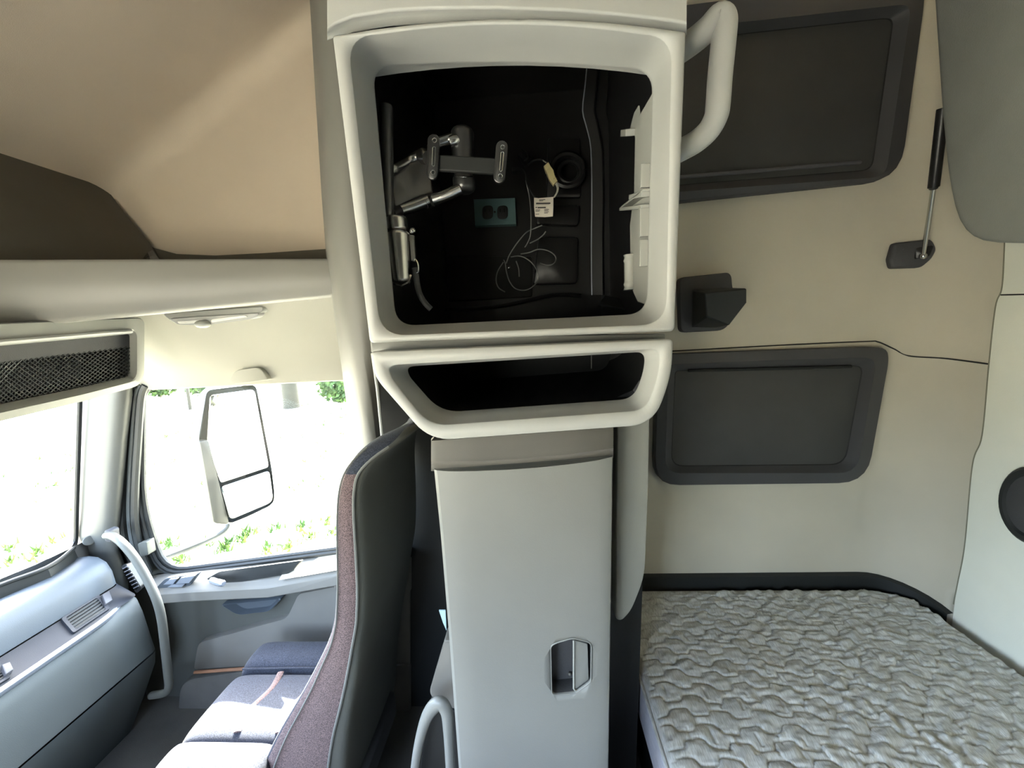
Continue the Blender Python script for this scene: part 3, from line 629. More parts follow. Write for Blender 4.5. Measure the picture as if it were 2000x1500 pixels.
for i, (dz, r) in enumerate([(0, .013), (.012, .013)]): pass
zz = np.linspace(-.036, .036, 19)
cy.tube([c + Vector((-.004, 0, float(z))) for z in zz], [.0135 if (i % 3 == 0 and (i < 6 or i > 12)) else .0115 for i in range(19)], 14)
cy.build('ribbed_bush', M_white, ckp, angle=60)
# black flap lying at the right-hand floor
fp = MB().plate([P(1168, 594, y=.97), P(1182, 577, y=1.0), P(1237, 588, y=.97), P(1223, 603, y=.93)], (0, .004, -.003), .001).build('loose_black_flap', M_rubber, mc)

# swivelling screen mount at the left-hand wall
mm = thing('monitor_mount', P(760, 480, y=.76), 'grey metal swivelling monitor mount with two slotted plates inside the cabinet', 'mount')
MB().cyl(P(755, 205, y=.745), P(757, 425, y=.745), .0115, n=16, round_=.004).build('post', M_metald, mm)
MB().cyl(P(772, 424, y=.742), P(775, 452, y=.742), .021, n=24, round_=.005).build('collar', M_metal, mm)
MB().cyl(P(777, 452, y=.742), P(785, 553, y=.742), .0235, .019, n=24, round_=.008).build('lower_barrel', M_metal, mm)
MB().tube([P(770, 554, y=.738), P(785, 558, y=.732), P(798, 552, y=.732), P(803, 538, y=.738)], .003, 6).build('barrel_rim', M_metal, mm)
MB().plate(ringY([(756, 449, 2), (808, 449, 4), (810, 456, 3), (756, 456, 2)], .895), (0, .03, 0), .002).build('clamp_plate', M_metald, mm)
MB().sphere(P(806, 451, y=.742), .006, 6).build('bolt', M_chrome, mm)
YA = .80
MB().plate([P(p.x, p.y, y=lerp(.765, YA+.012, max(0, min(1, (p.x-760)/80)))) for p in rpoly([(762, 341, 4), (800, 318, 4), (838, 306, 6), (843, 374, 4), (808, 388, 4), (771, 404, 6)])], (0, .01, 0), .002).build('web_plate', M_closet2, mm)
def arm(pts, r, name, m_=M_metal, n=16):
    r = [q*.86 for q in r] if hasattr(r, '__len__') else r*.86
    return MB().tube(pts, r, n).build(name, m_, mm, angle=50)
arm(smooth([P(759, 336, y=.75), P(772, 330, y=.765), P(800, 315, y=YA), P(826, 300, y=YA)], 4), [.0085]*3+[.0115]*10, 'upper_tube')
arm([P(823, 303, y=YA), P(829, 306, y=YA-.004), P(835, 308, y=YA-.008)], [.015, .0165, .014], 'upper_collar')
arm([P(838, 291, y=YA), P(858, 279, y=YA), P(884, 270, y=YA+.005)], .0115, 'upper_link')
arm([P(880, 278, y=YA-.003), P(886, 276, y=YA-.003), P(892, 273, y=YA)], [.0125, .0135, .0125], 'link_collar')
MB().cyl(P(903, 250, y=YA+.015), P(904, 325, y=YA+.015), .0228, .0206, n=24, round_=.012).build('upper_pivot', M_metald, mm)
MB().cyl(P(902, 318, y=YA+.01), P(906, 352, y=YA+.01), .0172, n=24).build('pivot_neck', M_metald, mm)
MB().cyl(P(905, 340, y=YA+.012), P(908, 377, y=YA+.012), .022, n=24, round_=.0115).build('lower_pivot', M_metald, mm)
MB().tube([P(905+21*math.cos(t), 342+3.5*math.sin(t), y=YA+.012-.024*math.sin(t)) for t in np.linspace(0, 6.28, 20)], .0012, 5, False).build('pivot_groove', M_chrome, mm)
arm(smooth([P(900, 369, y=YA), P(872, 382, y=YA), P(846, 391, y=YA)], 4), .0130, 'lower_link')
arm(smooth([P(838, 391, y=YA), P(810, 402, y=YA-.005), P(780, 411, y=.785)], 4), .0130, 'lower_tube')
arm([P(848, 391, y=YA-.002), P(838, 391, y=YA+.004), P(828, 397, y=YA-.002)], [.0134, .011, .0136], 'lower_knuckle', M_metald)
arm([P(781, 411, y=.785), P(772, 415, y=.77), P(766, 417, y=.755)], [.0132, .010, .008], 'lower_socket', M_metald)
a = P(850, 319, y=YA-.03); b = P(972, 326, y=YA-.03); dv = (b-a).normalized(); up = Vector((0, 0, 1)); up = (up - dv*up.dot(dv)).normalized(); nv = dv.cross(up)
MB().box((a+b)/2, ((b-a).length/2, .005, .0142), (dv, nv, up)).build('cross_bar', M_rubber, mm, bevel=.003)
for (x0, y0, x1, y1) in ((847, 261, 843, 350), (981, 274, 974, 357)):
    t_ = P(x0, y0, y=YA-.042); b_2 = P(x1, y1, y=YA-.042); ax = (t_-b_2).normalized(); L_ = (t_-b_2).length; sd = Vector((ax.z, 0, -ax.x)); w = .0108
    ring = []; base_c = (t_+b_2)/2
    for k in range(13): an = math.pi*k/12; ring.append(base_c + ax*(L_/2-w) + sd*w*math.cos(an) + ax*w*math.sin(an))
    for k in range(13): an = math.pi + math.pi*k/12; ring.append(base_c - ax*(L_/2-w) + sd*w*math.cos(an) + ax*w*math.sin(an))
    pt = MB().plate(ring, (0, .006, 0), .0015).build('slotted_plate', M_metald, mm)
    def stad(c, hl_, r):  return [c + ax*hl_ + sd*r*math.cos(math.pi*k/8) + ax*r*math.sin(math.pi*k/8) for k in range(9)] + [c - ax*hl_ + sd*r*math.cos(math.pi+math.pi*k/8) + ax*r*math.sin(math.pi+math.pi*k/8) for k in range(9)]
    for off_, hl_, r in ((L_/2-.0115, .0, .0038), (-L_/2+.0115, .0, .0038), (0, .014, .0026)):
        st_ = stad(base_c + ax*off_ + sd*.002 + Vector((0, -.0008, 0)), hl_, r)
        MB().plate(st_, (0, .002, 0), .0002).build('slot', M_black2, pt)
        MB().tube(st_ + [st_[0]], .0009, 5, False).build('slot_rim', M_chrome, pt)

# outlet cover
ot = thing('outlet', P(966, 414, y=YB-.012), 'teal duplex outlet plate on the black cabinet back', 'outlet')
MB().plate([P(x, y, y=YB-.022) for x, y in [(925, 389), (1006, 386), (1008, 438), (928, 441)]], (0, .03, 0), .002).build('cover_plate', M_teal, ot)
for x in (952, 981):
    so = MB().plate(ringY([(x-10, 402, 9), (x+11, 400.5, 9), (x+11, 427, 9), (x-10, 428.5, 9)], YB-.0235), (0, .004, 0), .001).build('socket_face', M_rubber, ot)
    for dx in (-4, 4): MB().box(P(x+dx, 411, y=YB-.0242), (.0015, .0008, .005)).build('slot', M_void, so)
MB().sphere(P(966.5, 414, y=YB-.023), .003, 6).build('screw', M_metal, ot)
# harness with cream connector and paper tag
wh = thing('wiring_harness', P(1060, 350, y=1.15), 'loop of thin wires with cream connector and white paper tag', 'wires')
MB().tube(smooth([P(1020, 329, y=1.13), P(1027, 338, y=1.12), P(1029, 356, y=1.115), P(1036, 372, y=1.11), P(1044, 385, y=1.11)], 5), .0028, 7).build('wire', M_rubber, wh)
MB().tube(smooth([P(1016, 308, y=1.16), P(1026, 325, y=1.13), P(1040, 315, y=1.12), P(1055, 311.5, y=1.115), P(1066, 317, y=1.11)], 5), .0026, 7).build('wire', M_rubber, wh)
for d in (0, 3): MB().tube(smooth([P(1084+d, 357, y=1.10), P(1088+d*.8, 366, y=1.10), P(1087+d*.5, 376, y=1.10), P(1081+d*.5, 386, y=1.105)], 5), .0014, 6).build('wire', M_wirew, wh)
MB().tube([P(1059, 312, y=1.113), P(1067, 318, y=1.105)], .0016, 6).build('wire', M_wirew, wh)
MB().plate([P(x, y, y=1.095) for x, y in [(1062, 324), (1071, 316), (1077, 327), (1072, 338), (1066, 336)]], (0, .012, 0), .0015).build('connector', M_cream, wh)
cn = MB().plate([P(x, y, y=1.092) for x, y in [(1066, 333), (1077, 326), (1081, 332), (1083, 341), (1089, 353), (1081, 361), (1073, 350)]], (0, .014, 0), .0015).build('connector', M_cream, wh)
MB().tube([P(1081, 350, y=1.090), P(1083, 345, y=1.088), P(1086, 349, y=1.09)], .0015, 6).build('latch_tab', M_cream, cn)
MB().plate([P(x, y, y=1.12) for x, y in [(1000, 327), (1017, 326), (1018, 334), (1000, 335)]], (0, .015, 0), .002).build('plug', M_rubber, wh)
lab = [(1043, 386), (1052, 387), (1063, 386), (1081, 384.5), (1081, 404), (1080, 422.5), (1064, 424), (1045, 423), (1043, 404)]
tg = MB().plate([P(x, y, y=1.10 + (.006 if 395 < y < 410 else 0)) for x, y in lab], (0, .0015, 0), .0003).build('paper_tag', M_label, wh)
def ink(x0, y0, x1, y1):
    q = [P(x, y, y=1.0985) for x, y in ((x0, y0), (x1, y0-.4), (x1, y1-.4), (x0, y1))]
    MB().plate(q, (0, .001, 0), .0001).build('print', M_ink, tg)
for r in [(1053, 389.5, 1065, 390.6), (1053, 392, 1061, 393), (1047, 396, 1075, 398.4), (1046, 404.6, 1049, 406.2), (1050, 404.4, 1066, 406.8), (1046, 409.6, 1055, 410.5), (1046, 412, 1054, 412.8), (1063, 408.6, 1072, 409.6), (1063, 411, 1071, 411.8), (1063, 413.4, 1072, 414.2), (1063, 415.8, 1070, 416.6), (1046, 418, 1053, 418.8)]: ink(*r)
for i in range(9): ink(1048+i*2.9, 396, 1049.2+i*2.9, 399.6)
MB().tube([P(1017+i*3.6, 297+i*3.4, y=1.15) for i in range(6)], .010, 10).build('hose_end', M_black, wh)
MB().tube([P(1022+9*math.cos(t)*1.0, 305+9*math.sin(t), y=1.13-.004*math.cos(t)) for t in np.linspace(-1.2, 1.4, 12)], .0022, 6).build('hose_ring', M_metald, wh)
# coiled black cable
cc = thing('coiled_cable', P(1020, 530, y=1.12), 'thin black cable in loose loops hanging on the cabinet back', 'cable')
for pts in ([(1027, 352), (1034, 385), (1037, 420), (1036, 458), (1030, 475), (1025, 483)], [(1059, 440), (1042, 447), (1028, 454), (1012, 472), (1001, 488), (994, 500), (989, 514)],
            [(998, 502), (1012, 500), (1026, 504), (1041, 516), (1050, 533), (1049, 550), (1036, 563), (1022, 567), (1006, 563), (995, 549), (989, 530), (987, 515), (984, 508)],
            [(983, 512), (972, 530), (969, 548), (974, 562), (986, 570)], [(1017, 496), (1034, 493), (1050, 487), (1068, 489), (1082, 497), (1086, 507), (1080, 516), (1068, 518), (1055, 514)], [(1035, 475), (1048, 469), (1060, 460), (1066, 452)], [(1008, 510), (1013, 525), (1014, 540)]):
    MB().tube(smooth([P(x, y, y=1.12 + .01*math.sin(i*1.7)) for i, (x, y) in enumerate(pts)], 6), .0017, 6).build('loop', M_wire, cc)
MB().sphere(P(994, 523, y=1.11), .005, 6).build('tie', M_metal, cc)
# key-strap clip under the mount
sc_ = thing('strap_clip', P(810, 500, y=.74), 'small latch with steel hook and hanging fabric strap on the cabinet left wall', 'strap')
MB().plate(ringY([(778, 457, 1), (808, 459, 1), (808, 471, 1), (780, 471, 1)], .738), (0, .006, 0), .001).build('latch_arm', M_closet, sc_)
MB().plate(ringY([(800, 470, 1), (808, 468, 1), (811, 510, 1), (803, 509, 1)], .736), (0, .006, 0), .001).build('latch_drop', M_closet, sc_)
MB().tube(smooth([P(808, 510, y=.733), P(811, 507, y=.733), P(816, 515, y=.733), P(817, 528, y=.733), P(814, 533, y=.733)], 4), .0018, 7).build('hook', M_chrome, sc_)
MB().tube(smooth([P(809, 523, y=.735), P(813, 540, y=.735), P(815, 556, y=.738), P(820, 575, y=.737), P(830, 592, y=.738), P(842, 604, y=.74)], 4), [(.0055, .0012)]*21, 8, flat=(1, 0, 0)).build('strap_web', M_rubber, sc_)

# open bin under the cabinet
ob = thing('open_bin', P(1020, 850, y=.60), 'pale grey open storage bin with tapered left end below the cabinet', 'bin')
YO = .605
o_ = [(722, 687, 8), (1316, 662, 10), (1313, 735, 60), (1277, 829, 46), (839, 861, 46), (729, 735, 30)]
l_ = [(757, 713, 20), (1290, 680, 22), (1288, 733, 40), (1262, 802, 28), (838, 833, 40), (762, 737, 14)]
i_ = [(793, 716, 20), (1262, 687, 20), (1258, 730, 25), (1238, 780, 26), (860, 807, 40), (797, 735, 10)]
ro, rl, ri = ringY(o_, YO+.004, **K), ringY(l_, YO, **K), ringY(i_, YO+.05, **K)
MB().loft([shift(ro, (0, .09, .0)), shift(ro, (0, .004, 0)), shift(inset(ro, .002), (0, -.002, 0)), shift(inset(ro, .006), (0, -.004, 0)), shift(rl, (0, -.001, 0)), shift(mixring(rl, ri, .08), (0, -.001, 0)), shift(mixring(rl, ri, .2), (0, .007, 0)), mixring(rl, ri, .55), ri, shift(ri, (0, .005, 0))], True).build('bin_bezel', M_light, ob, angle=180)
MB().loft([shift(inset(ri, -.002), (0, .004, 0)), shift(inset(ri, -.02), (0, .04, 0)), shift(inset(ri, -.03), (0, .42, .01))], True, False, True).build('bin_liner', M_black2, ob, angle=60)
MB().tube([P(1155, 694, y=.90), P(1155, 720, y=.90)], .0012, 5).build('liner_edge', M_metald, ob)
MB().loft([[P(1249, 742, y=.70), P(1236, 762, y=.71), P(1212, 775, y=.72)], [P(1250, 752, y=.69), P(1240, 767, y=.70), P(1206, 775, y=.71)], [P(1246, 771, y=.68), P(1234, 774, y=.69), P(1206, 776, y=.70)]], closed=False).build('bin_film', M_dark2, ob)
MB().plate(ringY([(722, 664, 3), (1300, 652, 3), (1300, 668, 3), (724, 688, 3)], YO+.045), (0, .04, 0), .003).build('bin_rail', M_closet, ob)
MB().loft([shift(ro, (0, .088, 0)), [Vector((min(max(p.x, -.36), .24), 1.33, p.z)) for p in ro]], True).build('bin_carcass', M_closet2, ob)

# tall locker
tl = thing('tall_locker', (.02, .98, 0), 'tall mid grey locker with recessed latch below the open bin', 'locker')
YL = .70
def doorline(py): # left and right edges of the front
    L_ = [(850, 841.5), (915, 843), (1052, 857), (1244, 873), (1500, 892), (2260, 950)]; R_2 = [(838, 1199), (890, 1199), (1180, 1195), (1500, 1190), (2260, 1178)]
    return np.interp(py, *zip(*L_)), np.interp(py, *zip(*R_2))
rows = []
for t in [0, .006] + [i/32 for i in range(1, 33)]:
    yl, yr = lerp(919, 2245, t), lerp(893, 2240, t); r = []
    for u in [i/12 for i in range(13)]:
        py = lerp(yl, yr, u) + (8*(1-(2*u-1)**2)*(1-t)); x0 = doorline(py)[0]; x1 = doorline(py)[1]; r.append((lerp(x0, x1, u), py))
    p_ = [P(*q, y=YL) for q in r]
    rows.append([p_[0] + Vector((-.000, .62, 0)), p_[0] + Vector((0, .03, 0)), p_[0] + Vector((.003, .006, 0)), p_[0] + Vector((.010, 0, 0))] + [q + Vector((0, -.004 if 0 < k < 10 else -.003, 0)) for k, q in enumerate(p_[1:-1])] + [p_[-1] + Vector((-.010, -.001, 0)), p_[-1] + Vector((-.003, .002, 0)), p_[-1] + Vector((0, .01, 0)), p_[-1] + Vector((0, .62, 0))])
body = MB().loft(rows, True, True, True).build('door', M_closet, tl, angle=30)
lo = [(1076, 1262, 5), (1085, 1256, 6), (1119, 1246, 8), (1150, 1254, 5), (1155, 1260, 4), (1154, 1331, 5), (1124, 1353, 5), (1084, 1357, 5), (1078, 1353, 4)]
lr = ringY(lo, YL-.004, n=3, m=1)
cut = MB().loft([shift(lr, (0, -.03, 0)), shift(lr, (0, .035, 0))], True, True, True).build('cutter', M_closet2, tl)
bo = body.modifiers.new('cut', 'BOOLEAN'); bo.object = cut; bo.operation = 'DIFFERENCE'; bo.solver = 'EXACT'
bpy.context.view_layer.update()
nm = bpy.data.meshes.new_from_object(body.evaluated_get(bpy.context.evaluated_depsgraph_get()))
body.modifiers.clear(); body.data = nm; bpy.data.objects.remove(cut)
MB().loft([shift(inset(lr, -.002), (0, -.0005, 0)), shift(inset(lr, -.0005), (0, -.0025, 0)), shift(inset(lr, .001), (0, -.001, 0)), shift(inset(lr, .001), (0, .003, 0))], True).build('latch_rim', M_closet, tl, angle=180)
cut_ = inset(lr, .0008)
MB().loft([shift(cut_, (0, .001, 0)), shift(cut_, (0, .033, 0))], True, False, True).build('latch_cup_shade', M_dark, tl)  # dark colour paints in the shade of the latch recess
MB().plate(ringY([(1119.5, 1250, 2), (1148, 1258, 3), (1150, 1328, 3), (1122, 1349, 2)], YL+.001), (0, .012, 0), .002).build('latch_flap', M_closet, tl)
MB().tube([P(1120.5, 1250, y=YL-.001), P(1120.5, 1345, y=YL-.001), P(1124, 1349, y=YL-.001)], .0018, 8).build('flap_lip', M_light2, tl)
MB().sphere(P(1113, 1316, y=YL+.026), .004, 6).build('catch', M_closet2, tl)
# lid of the locker with its rolled front
rows = []
for dt, dy in ((-8, .06), (-4, .012), (10, .004), (30, -.004), (36, -.008), (41, -.004), (43, .004), (52, .008), (55, .03)):
    r = []
    for u in [0, .03, .25, .5, .75, .97, 1]:
        py = lerp(865, 839, u) + dt + 9*(1-(2*u-1)**2)*max(0, min(1, dt/40))
        x = lerp(842, 1198, u); r.append(P(x, py, y=YL + dy + (.008 if u in (0, 1) else 0)))
    rows.append([r[0] + Vector((0, .5, 0))] + r + [r[-1] + Vector((0, .5, 0))])
MB().loft(rows, closed=False).build('lid', M_closet2, tl, angle=50)
# padded side post right of the locker
po = thing('side_post', P(1235, 1000, y=.8), 'slim grey padded post with slanted foot beside the tall locker', 'post')
rr = ringY([(1206, 790, 4), (1270, 790, 6), (1267, 950, 10), (1260, 1130, 30), (1233, 1198, 20), (1215, 1217, 8), (1203, 1214, 8), (1204, 1000, 10)], .80)
MB().loft([inset(rr, .012), shift(inset(rr, .006), (0, .0015, 0)), shift(inset(rr, .0015), (0, .006, 0)), shift(rr, (0, .013, 0)), shift(rr, (0, .10, 0))], True, True, True).build('post_body', M_post, po, angle=180)
MB().plate(ringY([(1182, 830, 4), (1262, 830, 4), (1256, 1120, 4), (1240, 1560, 4), (1176, 1640, 4)], .93), (0, .38, 0), .004).build('post_backing', M_black2, po)
# small grab handle on the cabinet side
gh = thing('grab_rail', P(1400, 180, y=.68), 'cream grey bent grab rail on the right side of the open cabinet', 'rail')
hp = [P(1300, 118, y=.70), P(1352, 82, y=.69), P(1382, 57, y=.68), P(1404, 34, y=.675), P(1415, 46, y=.672), P(1412, 90, y=.67), P(1406, 150, y=.67), P(1402, 205, y=.67), P(1398, 228, y=.672), P(1384, 254, y=.678), P(1360, 276, y=.685), P(1332, 292, y=.69), P(1290, 314, y=.70)]
hq = smooth(hp, 6)
MB().tube(hq, [(.0165, .0185)]*len(hq), 16).build('handle_bar', M_light, gh, angle=180)

# ------------------------------------------------------------------ sleeper wall panels and fittings
def wallpanel(name, label, outer, inner, bev, slot, grp=None):
    t = thing(name, P(outer[0][0], outer[0][1], y=YW), label, 'panel')
    o1, i1, b1 = ringY(outer, YW-.030), ringY(inner, YW-.010), ringY(bev, YW-.040)
    MB().loft([shift(o1, (0, .026, 0)), shift(o1, (0, .004, 0)), shift(inset(o1, .004), (0, -.002, 0)), b1, i1], True).build('frame', M_dark, t, angle=25)
    MB().plate(shift(inset(i1, .002), (0, .002, 0)), (0, .007, 0), .002).build('board', M_board, t)
    MB().loft([shift(inset(i1, -.001), (0, .0005, 0)), shift(inset(i1, .004), (0, .0028, 0))], True).build('shadow_gap', M_black2, t)
    a, b = P(*slot[0], y=YW-.018), P(*slot[1], y=YW-.018)
    MB().cyl(a, b, .0055, n=10, round_=.004).build('finger_rail', M_black2 if slot[2] else M_dark2, t)
    return t
wallpanel('upper_window_panel', 'large charcoal window cover panel behind the cream grab rail', [(1180, 30, 20), (1480, -8, 10), (1808, -48, 24), (1806, 10, 20), (1760, 348, 62), (1180, 409, 20)],
          [(1200, 94, 8), (1480, 62, 6), (1738, 34, 20), (1745, 44, 10), (1704, 332, 20), (1200, 372, 8)],
          [(1195, 70, 8), (1480, 40, 6), (1772, 8, 20), (1778, 24, 10), (1730, 345, 26), (1195, 384, 8)], ((1300, 348), (1682, 317), 0))
wallpanel('lower_window_panel', 'small charcoal window cover panel above the mattress', [(1284, 692, 24), (1500, 684, 10), (1732, 676, 44), (1738, 700, 20), (1694, 944, 54), (1276, 949, 52)],
          [(1318, 724, 8), (1500, 718, 6), (1680, 714, 16), (1685, 724, 8), (1651, 908, 28), (1310, 911, 24)],
          [(1306, 712, 10), (1500, 704, 6), (1702, 698, 16), (1710, 716, 8), (1674, 924, 36), (1299, 924, 30)], ((1343, 724), (1664, 716), 1))
# coat hook
hk = thing('coat_hook', P(1375, 590, y=YW), 'black plastic coat hook on the wall right of the cabinet', 'hook')
MB().plate(ringY([(1327, 542, 10), (1429, 531, 12), (1431, 556, 4), (1440, 600, 8), (1420, 645, 18), (1330, 650, 12)], YW-.03), (0, .03, 0), .006).build('base', M_dark, hk)
q0 = [P(x, y, y=YW-.035) for x, y in [(1352, 566), (1410, 561), (1410, 612), (1398, 640), (1350, 640)]]
q1 = [P(x, y, y=YW-.135) for x, y in [(1382, 572), (1459, 563), (1458, 590), (1428, 624), (1408, 640)]]
q1 = [P(1376, 572, y=1.22), P(1459, 563, y=1.22), P(1459, 591, y=1.22), P(1424, 636, y=1.235), P(1380, 618, y=1.235)]
MB().loft([q0, mixring(q0, q1, .5), q1], True, True, True).build('prong', M_rubber, hk, bevel=.004)
# gas strut of the upper bunk
gs = thing('gas_strut', P(1785, 495, y=1.33), 'black gas strut with wall bracket holding up the upper bunk', 'strut')
br = [onwall(p.x, p.y, .02) for p in rpoly([(1747, 474, 6), (1822, 466, 8), (1832, 486, 8), (1822, 505, 8), (1802, 522, 8), (1742, 524, 6), (1738, 506, 4)])]
MB().plate(br, (.003, .019, 0), .007).build('bracket', M_dark, gs)
MB().plate([onwall(p.x, p.y, .027) for p in rpoly([(1786, 484, 4), (1826, 478, 6), (1816, 502, 6), (1788, 506, 4)])], (.001, .008, 0), .003).build('bracket_cup', M_black, gs)
MB().tube([onwall(1764, 486, .023), onwall(1763, 512, .023)], .003, 6).build('bracket_ridge', M_dark2, gs)
pa, pb, pe = onwall(1803, 500, .035), P(1824, 362, y=1.20), P(1842, 210, y=1.16)
MB().cyl(pa, pb, .0055, n=12).build('rod', M_chrome, gs)
MB().cyl(lerp(pa, pb, .97), pe, .0125, n=16, round_=.002).build('cylinder', M_black, gs)
MB().cyl(lerp(pa, pb, .96), lerp(pa, pb, 1.0), .0095, n=16).build('end_cap', M_metald, gs)
MB().sphere(pa, .010, 8).build('ball_end', M_metal, gs)
# folded upper bunk, grey vinyl underside
ub = thing('upper_bunk', P(1950, 200, y=1.0), 'folded grey upper bunk with rounded lower corner at top right', 'bunk bed')
pA, pB, pC = P(1850, 100, y=1.14), P(1850, 400, y=1.14), P(2200, 100, y=.80)
nb = (pB-pA).cross(pC-pA).normalized()
if nb.dot(CAM-pA) < 0: nb = -nb
def onb(px, py): d = ray(px, py); return CAM + d*((pA-CAM).dot(nb)/d.dot(nb))
br = [onb(p.x, p.y) for p in rpoly([(1806, -260, 20), (2420, -300, 20), (2420, 470, 60), (2000, 478, 40), (1878, 474, 66), (1845, 340, 200), (1822, 0, 300)])]
MB().loft([inset(br, .03), shift(inset(br, .012), -nb*.001), shift(inset(br, .004), -nb*.005), shift(br, -nb*.014), shift(br, -nb*.09)], True, True, True).build('bunk_base', M_bunk, ub, angle=60)
MB().plate(shift(inset(br, .02), -nb*.09), -nb*.06, .02).build('bunk_pad', M_quilt, ub)
# round dark fitting on the rear wall
rd = thing('wall_speaker', P(2010, 985, x=XR), 'round dark grey fitting on the rear wall at the right edge', 'speaker')
ring0 = [P(2016 + 66*math.cos(t), 988 + 76*math.sin(t) + 10*math.cos(t), x=XR-.012) for t in np.linspace(0, 2*math.pi, 41)[:-1]]
MB().loft([shift(ring0, (.012, 0, 0)), ring0, shift(inset(ring0, .006), (-.006, 0, 0)), shift(inset(ring0, .016), (-.006, 0, 0)), shift(inset(ring0, .022), (.002, 0, 0))], True).build('speaker_rim', M_rubber, rd)
MB().plate(shift(inset(ring0, .020), (.0, 0, 0)), (.008, 0, 0), .001).build('speaker_grille', M_dark, rd)

# ------------------------------------------------------------------ bunk
bd = thing('lower_bunk', (.8, .6, 0), 'quilted grey mattress on the lower bunk', 'bed')
mz = P(1500, 1149, y=1.325).z
xm0 = P(1240, 1281, z=mz).x; xm1 = XR - .035
def quilt(x, y):
    py_, px_ = .0375, .10
    best = np.full(x.shape, 9.0); k0 = np.floor(y/py_)
    for dk in (-1, 0, 1, 2):
        k = k0 + dk; ph = np.where(np.mod(k, 2) == 0, 0, np.pi)
        ly = k*py_ + .0095*np.tanh(3.0*np.sin(2*np.pi*x/px_ + ph + .4*k))
        best = np.minimum(best, np.abs(y - ly))
    g = -.0042*np.exp(-(best/.0026)**2) + .0022*np.minimum(best/.016, 1)
    kx = np.abs(np.mod(x/px_*2 + .5*np.mod(k0, 2) + .25, 1) - .5)*px_/2
    g += -.0028*np.exp(-((kx - .0)/.003)**2)*(np.sin(y*60 + x*9) > .1)
    return g
us = np.concatenate([[0, .004, .009, .016], np.linspace(.022, .978, 320), [.984, .991, .996, 1]])
vsx = np.concatenate([np.linspace(-.80, .52, 12), np.linspace(.53, 1.30, 380), [1.306, 1.313, 1.320, 1.325]])
US, VS = np.meshgrid(us, vsx); WX = xm1 - xm0
PX = xm0 + US*WX; PY = VS
cornr = .07                                  # rounded far corners
eX = np.minimum(US, 1-US)*WX; eY = 1.325 - VS
e = np.minimum(eX, eY); ro_ = .022
drop = np.where(e < ro_, ro_ - np.sqrt(np.maximum(ro_**2 - (ro_ - e)**2, 0)), 0)
hq_ = quilt(PX + .004*np.sin(PY*40), PY + .004*np.sin(PX*31))
amp = np.clip((PX - .42)/.35, 0, 1)*np.clip((PY-.3)/.2, 0, 1)
wr_ = np.zeros_like(PX)
for i in range(PX.shape[0]):
    if PY[i, 0] < .5: continue
    for j in range(PX.shape[1]):
        x, y = PX[i, j], PY[i, j]
        s_ = x*.8 + y*.6; t_ = -x*.6 + y*.8
        wr_[i, j] = noise.noise(Vector((s_*16 + 2*noise.noise(Vector((x*9, y*9, 3))), t_*52, 0)))*.0085 + noise.noise(Vector((x*38, y*80, 5)))*.0036
cx_, cy_, cr_ = XR-.16, YW-.17, .125
dc = np.hypot(PX-cx_, PY-cy_); inc = (PX > cx_) & (PY > cy_) & (dc > cr_)
f_ = np.where(inc, (cr_ + (dc-cr_)*.02)/np.maximum(dc, 1e-6), 1)
PX = np.where(inc, cx_ + (PX-cx_)*f_, PX); PY = np.where(inc, cy_ + (PY-cy_)*f_, PY)
drop = np.where(inc, np.maximum(drop, .018), drop)
Z = mz + np.where(e > .012, hq_ + wr_*(.35 + .65*amp), 0) - drop
nr, nc = PX.shape
me_v = np.stack([PX, PY, Z], -1).reshape(-1, 3) - np.array(OFF[bd.name])
I = np.arange(nr*nc).reshape(nr, nc)
me_f = np.stack([I[:-1, :-1], I[:-1, 1:], I[1:, 1:], I[1:, :-1]], -1).reshape(-1, 4)
me = bpy.data.meshes.new('quilted_top'); me.from_pydata(me_v.tolist(), [], me_f.tolist()); me.materials.append(M_quilt)
me.polygons.foreach_set('use_smooth', [True]*len(me.polygons))
qt = bpy.data.objects.new('quilted_top', me); COL.objects.link(qt); qt.parent = bd; OFF[qt.name] = OFF[bd.name]
def bandring(z, g): return [Vector((xm0-g, -.8, z)), Vector((xm0-g, -.2, z)), Vector((xm0-g, .4, z)), Vector((xm0-g, .9, z)), Vector((xm0-g, 1.325+g, z)), Vector((.8, 1.325+g, z))] + [Vector((XR-.16+.126*math.sin(k/4*math.pi/2), YW-.17+.126*math.cos(k/4*math.pi/2), z)) for k in range(5)] + [Vector((xm1+g, .4, z)), Vector((xm1+g, -.8, z))]
MB().loft([bandring(mz-.022, 0), bandring(mz-.05, .006), bandring(mz-.11, .006), bandring(mz-.15, 0)], True, False, True).build('mattress_border', M_tick, bd, angle=60)
MB().tube([Vector((xm0-.001, y, mz-.016)) for y in (-.8, 0, .5, 1.0, 1.30)] + [Vector((xm0+.02, 1.326, mz-.016)), Vector((.8, 1.327, mz-.016)), Vector((1.12, 1.32, mz-.016))], .005, 8).build('mattress_piping', M_quilt, bd)
MB().box(((xm0+XR)/2-.02, .22, (mz-.152)/2), ((XR-xm0)/2-.06, 1.05, (mz-.152)/2)).build('bunk_box', M_black2, bd, bevel=.004)
